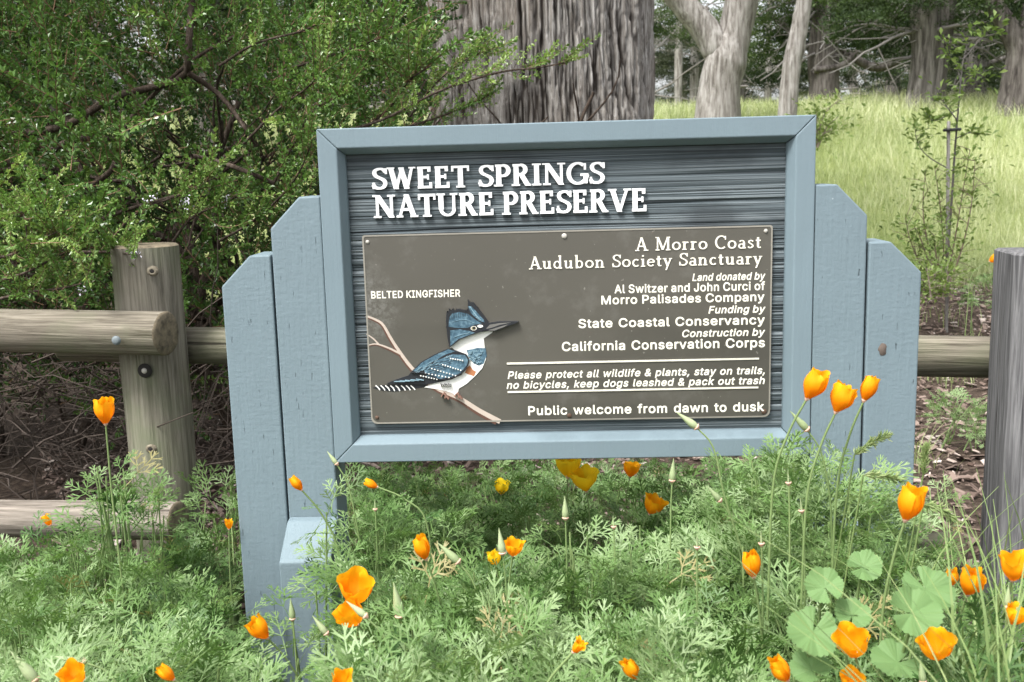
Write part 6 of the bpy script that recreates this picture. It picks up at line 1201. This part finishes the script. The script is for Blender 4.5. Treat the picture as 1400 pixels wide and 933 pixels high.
def meadow():
    r = np.random.default_rng(50); a = Acc()
    for (d0, d1, cnt, hs, ws) in ((6.6, 9.5, 46000, .20, .0028), (9.5, 13, 56000, .24, .0042), (13, 19, 36000, .26, .007)):
        d = r.uniform(d0, d1, cnt); x = (r.uniform(-1.0, 1.0, cnt)*.56+.03)*d; y = d+CAM_LOC[1]
        e = grass_edge(x, y); k = (e > r.normal(0, .25, cnt)); x, y, d = x[k], y[k], d[k]
        P = np.stack([x, y, ground_z(x, y)-.01], -1)
        pt = fbm(np.stack([x*.8, y*.5, 0*x], -1), 3)
        tn = np.clip(.56+.5*pt+.22*np.exp(-((d-9.6)/1.6)**2)+r.normal(0, .20, len(x)), 0, 1); tn = np.where(d > 12.5, np.where(r.random(len(x)) < .22, .95, tn*.85), tn)
        V, Q, kk = blades(P, hs*r.uniform(.5, 1.3, len(x))*(1+.5*pt), ws*r.uniform(.7, 1.4, len(x)), r.uniform(.15, .9, len(x)), r)
        a.add(V, Q, tint=np.repeat(tn, kk))
    tag(a.build('meadow_grass', GRASS), kind='stuff')
    # scattered weeds and grass tufts on the chips
    a = Acc(); cs = [(1320, 500, .14, 130), (1290, 520, .08, 50), (1335, 375, .22, 160), (1310, 395, .12, 90), (1270, 380, .12, 70), (1290, 440, .10, 30), (1335, 340, .35, 200), (1255, 330, .2, 140), (1200, 300, .3, 160), (1262, 640, .05, 20)]
    for (px, py, R, m) in cs:
        d_ = ray(px, py); tt = -CAM_LOC[2]/d_[2] if d_[2] < 0 else 6
        c = CAM_LOC+d_*min(tt, 9)
        for q in range(8): c[2] = float(ground_z(c[0], c[1])); tt = (c[2]-CAM_LOC[2])/d_[2]; c = CAM_LOC+d_*min(tt, 9)
        x = c[0]+r.normal(0, R, m); y = c[1]+r.normal(0, R, m)
        V, Q, kk = blades(np.stack([x, y, ground_z(x, y)-.005], -1), r.uniform(.06, .2, m), r.uniform(.003, .006, m), r.uniform(.2, 1, m), r); a.add(V, Q, tint=np.repeat(r.uniform(0, .6, m), kk))
    tag(a.build('path_weeds', GRASS), kind='stuff')
meadow()
CHIP = m_leaf('wood_chip', (.075, .052, .042), (.25, .19, .16), 0, .9, .1, (.58, .51, .46))
def chips():
    r = np.random.default_rng(60); a = Acc()
    cnt = 26000; d = r.uniform(0, 1, cnt)**.75*6.2+2.1; x = (r.uniform(-1, 1, cnt)*.56+.03)*d; y = d+CAM_LOC[1]
    k = (grass_edge(x, y) < r.normal(.1, .35, cnt)) & ((x > .2) | (d < 4.2)); x, y, d = x[k], y[k], d[k]; m = len(x)
    L = r.lognormal(-3.75, .5, m).clip(.008, .075); W = L*r.uniform(.15, .5, m); T_ = .003
    base = np.array([[-.5, -.5, 0], [.5, -.5, 0], [.5, .5, 0], [-.5, .5, 0], [-.42, -.4, 1], [.45, -.42, 1], [.4, .42, 1], [-.45, .38, 1]], float)
    V = np.repeat(base[None], m, 0)*np.stack([L, W, np.full(m, T_)*r.uniform(.6, 2, m)], -1)[:, None]
    V[:, :, 0] += r.normal(0, .06, (m, 8))*L[:, None]; V[:, :, 1] += r.normal(0, .1, (m, 8))*W[:, None]
    az = r.uniform(0, 6.28, m); el = r.normal(0, .28, m)
    M = rot_from(np.stack([np.cos(az)*np.cos(el), np.sin(az)*np.cos(el), np.sin(el)], -1), r.normal(0, .35, m))
    P = np.einsum('nij,nkj->nki', M, V)+np.stack([x, y, ground_z(x, y)+r.uniform(.001, .014, m)], -1)[:, None]
    F = np.array([(4, 5, 6, 7), (0, 1, 5, 4), (1, 2, 6, 5), (2, 3, 7, 6), (3, 0, 4, 7)])
    a.add(P.reshape(-1, 3), (F[None]+(np.arange(m)*8)[:, None, None]).reshape(-1, 4), tint=np.repeat(np.clip(r.beta(1.6, 2.4, m), 0, 1), 8))
    tag(a.build('wood_chips', CHIP), kind='stuff')
chips()
def near_grass():
    r = np.random.default_rng(70); a = Acc()
    for (px0, px1, top, d, m) in ((1230, 1440, 650, 1.30, 30), (1290, 1440, 700, 1.05, 34), (1330, 1440, 760, .85, 22), (1220, 1330, 720, 1.45, 26), (1340, 1430, 820, .8, 22), (560, 660, 650, 2.3, 30), (470, 520, 620, 2.2, 26)):
        for q in range(m):
            t_ = atd(r.uniform(px0, px1), top+abs(r.normal(0, 60)), d+r.normal(0, .08)); h = r.uniform(.22, .42)
            P = (t_-[0, 0, h*.8])[None]
            V, Q, kk = blades(P, np.array([h]), np.array([r.uniform(.0025, .0045)]), np.array([r.uniform(.2, .9)]), r, 5); a.add(V, Q, tint=r.uniform(.05, .75))
    # foxtail seed heads
    for (x0, y0, x1, y1, d) in ((1168, 622, 1210, 597, 1.3), (1180, 650, 1232, 657, 1.25), (1262, 690, 1300, 706, 1.2), (1262, 650, 1266, 615, 1.3)):
        P = smooth_path([atd(x0, y0, d), atd((x0+x1)/2, (y0+y1)/2-3, d), atd(x1, y1, d)], 14)
        m = 150; ix = r.integers(0, 14, m); D = np.gradient(P, axis=0)[ix]; D /= np.linalg.norm(D, axis=1, keepdims=True); D = D+r.normal(0, .45, (m, 3))
        scatter(a, (leaf_quad(.012, .0022), np.array([[0, 1, 2, 3]]), None), rot_from(D, r.uniform(0, 6, m)), P[ix], np.ones(m), r.uniform(.4, .9, m))
        a.add(*tube_arrays(smooth_path([P[0]+[-.03, 0, -.22], P[0]+[-.012, 0, -.09], P[0]], 8), .0012, 4, cap=False)[:2], tint=.4)
    tag(a.build('grass_blades', m_leaf('near_grass', (.10, .16, .05), (.22, .30, .11), .3, .5, .3, (.40, .44, .22))), kind='stuff')
near_grass()

# ------------------------------------------------------------------ poppies, their buds, and a mallow
t = NT('poppy_petal'); at_ = t.attr()
vein = t.noise(t.coord((300, 300, 40)), 1, 3)
col = t.ramp(at_, [(0, (.84, .25, .003)), (.45, (.92, .37, .004)), (1, (.96, .54, .012))])
col = t.mix(t.math('MULTIPLY', vein, .28), col, (.84, .24, .002))
PETAL = t.finish(col, .5, t.bump(vein, .3, .001), .25, .45, col)
t = NT('poppy_petal_yellow'); at_ = t.attr()
col = t.ramp(at_, [(0, (.90, .42, .004)), (.4, (.95, .62, .012)), (1, (.97, .74, .03))])
PETALY = t.finish(col, .5, t.bump(vein, .3, .001), .25, .58, col)
PINK = m_plain('receptacle_rim', (.62, .40, .30), .6)
BUDG = m_leaf('poppy_bud_green', (.22, .30, .13), (.42, .48, .28), .15, .5)
CUPS = {'tulip': ([.0035, .0085, .0128, .0142, .0130, .0118], .038, 66), 'closed': ([.0032, .0075, .0105, .0110, .0095, .0070], .038, 74),
        'cup': ([.0038, .0100, .0150, .0172, .0180, .0192], .034, 62), 'open': ([.0040, .0125, .0200, .0245, .0290, .0335], .030, 58), 'wilt': ([.003, .006, .0075, .0080, .0090, .0100], .026, 60)}
def petal_mesh(kind, variant, inner):
    rad, hh, half = CUPS[kind]; r = np.random.default_rng(hash((kind == 'tulip', kind == 'cup', kind == 'open', variant, inner)) % 9999)
    nu, nv = 11, 10; u = np.linspace(-1, 1, nu); v = np.linspace(0, 1, nv); U, Vv = np.meshgrid(u, v)
    Rr = np.interp(Vv, np.linspace(0, 1, len(rad)), rad)*(.93 if inner else 1.05)
    Rr = Rr*(1+.07*np.sin(3.1*U+variant)*Vv) + .0016*np.abs(U)**3*(1 if not inner else -1)*Vv
    lip = .0030*np.clip(Vv-.82, 0, 1)/.18*np.sin(5*U+variant*2)
    A = np.radians(half)*U*(.55+.45*np.sqrt(np.clip(Vv*2.2, 0, 1)))
    Hh = hh*Vv*(1-.16*np.abs(U)**2.2*Vv)+.0016*Vv*np.sin(7*U+variant)+.0022*Vv*r.normal(0, .6)
    a = Acc(); P = np.stack([(Rr+lip)*np.cos(A), (Rr+lip)*np.sin(A), Hh], -1).reshape(-1, 3)
    i, j = np.meshgrid(np.arange(nv-1), np.arange(nu-1), indexing='ij')
    a.add(P, np.stack([i*nu+j, i*nu+j+1, (i+1)*nu+j+1, (i+1)*nu+j], -1).reshape(-1, 4), tint=Vv.ravel()*.85+.05+.1*U.ravel()**2)
    return a
PROTO = {}
def petal_obj(kind, variant, inner, mat):
    key = (kind, variant, inner, mat.name)
    if key not in PROTO:
        PROTO[key] = petal_mesh(kind, variant, inner).build('petal', mat, None, smooth=True); return PROTO[key]
    c = PROTO[key].copy(); COL.objects.link(c); return c
GP = 'California poppies in bloom round the sign'
rf = np.random.default_rng(77)
def poppy(px, py, hpx, d, tilt, lean, kind, label, mat=None, foot=None, drop=.42):
    """px, py: middle of the bloom; tilt in the picture plane in degrees, + leans right; lean towards the viewer"""
    c = atd(px, py, d); th, le = math.radians(tilt), math.radians(lean)
    ax = np.array([math.sin(th)*math.cos(le), -math.sin(le), math.cos(th)*math.cos(le)])
    hh = CUPS[kind][1]; s = .95*hpx*d/F_PX/hh; base = c-ax*hh*s*.5
    fx = (foot if foot is not None else -math.sin(th)*.10)
    g = np.array([base[0]+fx, base[1]+.02+.05*math.sin(le), max(base[2]-drop, -.02)])
    o = thing('poppy', label, 'poppy', g, GP)
    P = smooth_path([base, base-ax*.05, base-ax*.09-np.array([0, 0, .03]), (base-ax*.09)*.45+g*.55, g], 22)
    a = Acc(); a.add(*tube_arrays(P, np.linspace(.0013, .0019, 22), 7, cap=False)[:2], tint=rf.uniform(.3, .9)); a.build('stem', POP_STEM, o, smooth=True, origin=g)
    z = Vector(ax.tolist()); q = z.to_track_quat('Z', 'Y').to_matrix(); sp = rf.uniform(0, 6.28); var = int(rf.integers(0, 3))
    for k in range(4):
        p = petal_obj(kind, var, k % 2, mat or PETAL); p.parent = o
        M = (q @ Matrix.Rotation(sp+k*math.pi/2+rf.normal(0, .06), 3, 'Z')).to_4x4()
        p.matrix_basis = Matrix.Translation(Vector((base-g).tolist())) @ M @ Matrix.Diagonal((s*rf.uniform(.94, 1.06), s*rf.uniform(.94, 1.06), s*rf.uniform(.93, 1.05), 1))
    a = Acc(); prof = np.array([base-ax*.004*s, base-ax*.001*s, base+ax*.0012*s, base+ax*.002*s]); a.add(*tube_arrays(prof, np.array([.0016, .0034, .0040, .0022])*s, 10)[:2]); a.build('receptacle', PINK, o, smooth=True, origin=g)
    return o
P_ = poppy
P_(143, 563, 38, 1.55, 4, 8, 'tulip', 'single orange poppy standing tall in front of the left fence post')
P_(405, 661, 26, 1.50, -32, 10, 'closed', 'small rolled orange poppy in front of the inner left post')
P_(507, 662, 21, 1.62, -62, 5, 'closed', 'small half-shut poppy just below the bottom left corner of the board')
P_(577, 749, 38, 1.33, -14, 8, 'closed', 'narrow closed orange poppy below the painted bird')
P_(487, 808, 46, 1.15, 6, 22, 'cup', 'wide open golden poppy beside the left support block, upper of the touching pair')
P_(480, 843, 38, 1.12, -24, 24, 'cup', 'golden poppy touching the larger one, lower of the pair beside the left block')
P_(355, 860, 38, 1.25, -30, 12, 'tulip', 'orange poppy tilting left in front of the outer left post')
P_(101, 925, 36, .86, -5, 25, 'cup', 'orange poppy cut by the bottom edge, nearest the left corner of the photo')
P_(227, 921, 32, .90, -38, 15, 'closed', 'orange poppy at the bottom edge left of the outer left post')
P_(468, 932, 28, .86, 5, 25, 'cup', 'orange poppy cut by the bottom edge below the left support block')
P_(1113, 527, 43, 1.22, 24, 8, 'tulip', 'orange poppy in front of the right frame, leftmost of the tall trio')
P_(1151, 545, 42, 1.22, 20, 6, 'tulip', 'orange poppy in front of the right inner post, middle of the tall trio')
P_(1188, 531, 38, 1.26, 18, 6, 'closed', 'orange poppy at the joint of the right posts, rightmost of the tall trio')
P_(1244, 690, 50, 1.05, 10, 10, 'tulip', 'large orange poppy in front of the foot of the right outer post')
P_(1028, 771, 44, 1.18, -10, 10, 'closed', 'upright closed orange poppy alone in the foliage left of the mallow leaves')
P_(1328, 796, 45, 1.10, 6, 16, 'tulip', 'orange poppy with yellow lip right of the mallow leaves')
P_(1388, 777, 40, 1.05, 4, 12, 'cup', 'orange cupped poppy at the right edge in front of the grey post')
P_(1166, 882, 44, .89, -18, 24, 'cup', 'orange poppy half covered by mallow leaves')
P_(1281, 886, 42, .93, -12, 18, 'cup', 'orange poppy below the right mallow leaf')
P_(1067, 916, 46, .92, -32, 14, 'closed', 'orange poppy leaning left at the bottom edge left of the mallow')
P_(1164, 932, 30, .90, 0, 30, 'cup', 'orange poppy cut by the bottom edge under the mallow leaves')
P_(862, 915, 38, 1.0, -28, 12, 'closed', 'closed orange poppy at the bottom edge below the middle of the sign')
P_(777, 637, 34, 1.95, 3, 4, 'cup', 'yellow poppy tucked right under the bottom rail of the sign, higher of two', PETALY)
P_(800, 657, 32, 1.93, -6, 6, 'cup', 'yellow poppy with pointed petals under the bottom rail, lower of two', PETALY)
P_(863, 642, 22, 2.3, 10, 0, 'cup', 'dull orange poppy in the shade behind the sign, right of the yellow pair')
P_(893, 691, 28, 1.90, 22, 10, 'cup', 'broad orange poppy under the board right of the yellow pair')
P_(702, 750, 25, 1.36, 8, 12, 'cup', 'small orange poppy beside the tall green bud below the middle of the sign')
P_(676, 764, 24, 1.45, -8, 8, 'tulip', 'blurred yellow-orange poppy deep in the foliage under the board', PETALY)
P_(686, 667, 20, 2.5, 6, 4, 'cup', 'faint yellow poppy far back in the shade under the board', PETALY)
P_(790, 884, 24, .97, 35, 10, 'wilt', 'withered pale orange poppy low in the foliage below the board')
P_(65, 712, 17, 1.75, -20, 10, 'wilt', 'withered orange poppy in front of the low rail at far left')
P_(313, 717, 15, 1.75, 5, 6, 'wilt', 'tiny orange poppy beside the left edge of the outer left post')
P_(1357, 355, 10, 4.6, 60, 0, 'cup', 'tiny distant orange poppy beside the top of the grey post')
P_(1302, 790, 24, 1.32, -8, 8, 'tulip', 'small orange poppy hidden behind the one with the yellow lip')
P_(1388, 842, 30, .98, 20, 16, 'cup', 'orange poppy among grass at the right edge, lowest there')
GBUD = 'green poppy buds and seed pods'
def bud(tx, ty, bx, by, d, label, spent=False, curve=0.0):
    """pointed bud or pod from its base rim (bx,by) to its tip (tx,ty)"""
    B, T_ = atd(bx, by, d), atd(tx, ty, d); L = np.linalg.norm(T_-B); ax = (T_-B)/L
    g = np.array([B[0]-ax[0]*.12+curve, B[1]+.03, max(B[2]-.40, -.02)]); o = thing('poppy_bud', label, 'poppy bud', g, GBUD)
    P = smooth_path([B, B-ax*.03-[0, 0, .012], B-ax*.05-[0, 0, .07], B*.45+g*.55, g], 18)
    a = Acc(); a.add(*tube_arrays(P, np.linspace(.0011, .0017, 18), 6, cap=False)[:2], tint=rf.uniform(.3, .9)); a.build('stem', POP_STEM, o, smooth=True, origin=g)
    if not spent:
        s = np.array([0, .12, .3, .6, .85, 1.0]); a = Acc(); a.add(*tube_arrays(B+ax*L*s[:, None], L*np.array([.10, .15, .145, .085, .035, .008]), 10)[:2], tint=rf.uniform(.2, .9)); a.build('pod', BUDG, o, smooth=True, origin=g)
    else:
        a = Acc(); s = np.array([0, .5, 1.0]); a.add(*tube_arrays(B+ax*.016*s[:, None], np.array([.0016, .0010, .0004]), 6)[:2]); a.build('pod', BUDG, o, smooth=True, origin=g)
    rr = .0042 if spent else max(.0028, L*.16)
    a = Acc(); a.add(*tube_arrays(np.array([B-ax*.004, B-ax*.0012, B+ax*.0004, B+ax*.001]), np.array([.0014, rr*.8, rr, rr*.7]), 10)[:2]); a.build('rim', PINK, o, smooth=True, origin=g)
bud(682, 722, 687, 756, 1.3, 'upright green poppy bud left of the small orange poppy below the board')
bud(538, 796, 547, 842, 1.15, 'slim upright green bud right of the touching poppy pair')
bud(924, 563, 952, 584, 1.35, 'long green bud lying across the bottom right of the plaque', curve=.05)
bud(1080, 562, 1103, 587, 1.3, 'green bud crossing the stem of the leftmost poppy of the tall trio')
bud(447, 617, 460, 634, 1.55, 'small green bud at the bottom left corner of the frame')
bud(921, 627, 919, 657, 1.45, 'upright green bud under the bottom rail near its right end')
bud(772, 678, 773, 708, 1.4, 'green bud on a tall leafy stalk below the middle of the board')
bud(397, 818, 400, 846, 1.35, 'curved yellowish bud in front of the left support block')
bud(473, 822, 499, 842, 1.05, 'pale green bud lying in front of the touching poppy pair')
bud(598, 742, 626, 768, 1.3, 'slanting green bud right of the narrow closed poppy below the bird')
bud(427, 842, 446, 866, 1.2, 'slanting pale bud at the foot of the left support block')
bud(966, 664, 984, 684, 1.4, 'slanting tan bud below the right end of the board')
bud(1258, 902, 1262, 932, .9, 'fat pale bud at the bottom edge under the right mallow leaf')
bud(1379, 800, 1377, 829, 1.0, 'slim bud at the right edge under the cupped poppy')
bud(14, 890, 48, 930, .95, 'long pale bud at the bottom left corner of the photo')
bud(75, 898, 114, 905, 1.0, 'long pale bud above the poppy nearest the left corner')
bud(838, 700, 839, 720, 1.4, 'spent pink-rimmed poppy head below the board, alone right of the middle', True)
bud(953, 725, 953, 748, 1.2, 'spent pink-rimmed poppy head left of the upright closed poppy', True)
bud(1077, 640, 1078, 660, 1.3, 'spent pink-rimmed poppy head just below the tall trio of poppies', True)
bud(1094, 680, 1096, 698, 1.25, 'spent pink-rimmed poppy head in the foliage under the tall trio, lower one', True)
bud(1040, 722, 1041, 743, 1.2, 'spent pink-rimmed poppy head just above the upright closed poppy', True)
bud(512, 675, 513, 696, 1.55, 'spent pink-rimmed poppy head below the half-shut poppy', True)

# mallow with broad scalloped leaves
t = NT('mallow_leaf'); at_ = t.attr()
v = t.coord(); n_ = t.noise(v, 60, 4)
col = t.ramp(at_, [(0, (.21, .30, .12)), (.25, (.105, .195, .06)), (1, (.135, .235, .085))])
col = t.mix(t.math('MULTIPLY', n_, .35), col, (.185, .29, .12))
MALLOW = t.finish(col, .6, t.bump(t.noise(v, 120, 3), .3, .001), .25, .28, t.mix(1.0, col, (1.1, 1.2, .6), 'MULTIPLY'))
mb = np.array([*atd(1190, 900, 1.0)[:2], 0.0]); mallow = thing('mallow', 'broad-leaved mallow with round scalloped leaves among the poppies at lower right', 'mallow plant', mb)
rm = np.random.default_rng(88)
def mallow_leaf(px, py, rpx, d, facing, notch, seed):
    """round leaf with 7 shallow lobes; facing: its normal; notch: picture angle of the stalk notch"""
    c = atd(px, py, d); R = rpx*.86*d/F_PX; r = np.random.default_rng(seed)
    na, nr = 105, 9; gap = .22; A = np.linspace(gap, 2*np.pi-gap, na); q = np.linspace(0, 1, nr)
    lob = 1-.10*np.abs(np.sin(A*3.5))**.8*0 + .06*np.abs(np.cos((A-np.pi)*3.5)) - .04
    crn = .035*np.sin(A*29+seed)+.03*r.normal(0, .4, na)
    edge = R*(lob+crn)*(1-.10*np.cos(A))
    X = q[:, None]*edge*np.cos(A); Y = q[:, None]*edge*np.sin(A)
    fold = np.abs(np.sin((A-np.pi)*3.5+np.pi/2))
    Z = R*(.15*q[:, None]**1.5*fold-.05) + R*.10*q[:, None]**2*np.sin(2*A+seed) + R*.10*q[:, None]**2
    vein = np.clip(1-fold*6, 0, 1)*0+np.clip(fold*4, 0, 1)
    V = np.stack([X, Y, Z], -1).reshape(-1, 3)
    n = Vector(facing).normalized(); M = np.array(n.to_track_quat('Z', 'Y').to_matrix() @ Matrix.Rotation(math.radians(notch), 3, 'Z'))
    a = Acc(); i, j = np.meshgrid(np.arange(nr-1), np.arange(na-1), indexing='ij')
    a.add((M @ V.T).T+c, np.stack([i*na+j, i*na+j+1, (i+1)*na+j+1, (i+1)*na+j], -1).reshape(-1, 4), tint=np.broadcast_to(1-np.clip(1-np.abs(np.sin((A-np.pi)*3.5))*5, 0, 1), (nr, na)).ravel())
    a.build('leaf', MALLOW, mallow, smooth=True, origin=mb)
    g = mb+np.array([rm.normal(0, .03), rm.normal(0, .02)+.04, .15]); a = Acc()
    a.add(*tube_arrays(smooth_path([c+M @ np.array([0, 0, -R*.05]), c+np.array([0, .02, -.05]), (c+g)/2+[0, .03, 0], g], 16), np.linspace(.0014, .0024, 16), 6, cap=False)[:2], tint=.4)
    a.build('leaf_stalk', POP_STEM, mallow, smooth=True, origin=mb)
for args in ((1128, 803, 31, 1.02, (-.15, -.75, .62), 300, 1), (1112, 863, 44, .95, (.05, -.62, .75), 60, 2), (1247, 838, 44, .97, (.15, -.66, .70), 170, 3),
             (1266, 804, 43, 1.04, (.10, -.45, .85), 100, 4), (1165, 842, 30, 1.02, (0, -.55, .8), 250, 5), (1228, 905, 42, .98, (.05, -.35, .9), 20, 6), (1180, 775, 28, 1.1, (-.1, -.6, .7), 200, 7), (1110, 915, 34, .95, (-.2, -.4, .85), 320, 8)):
    mallow_leaf(*args)
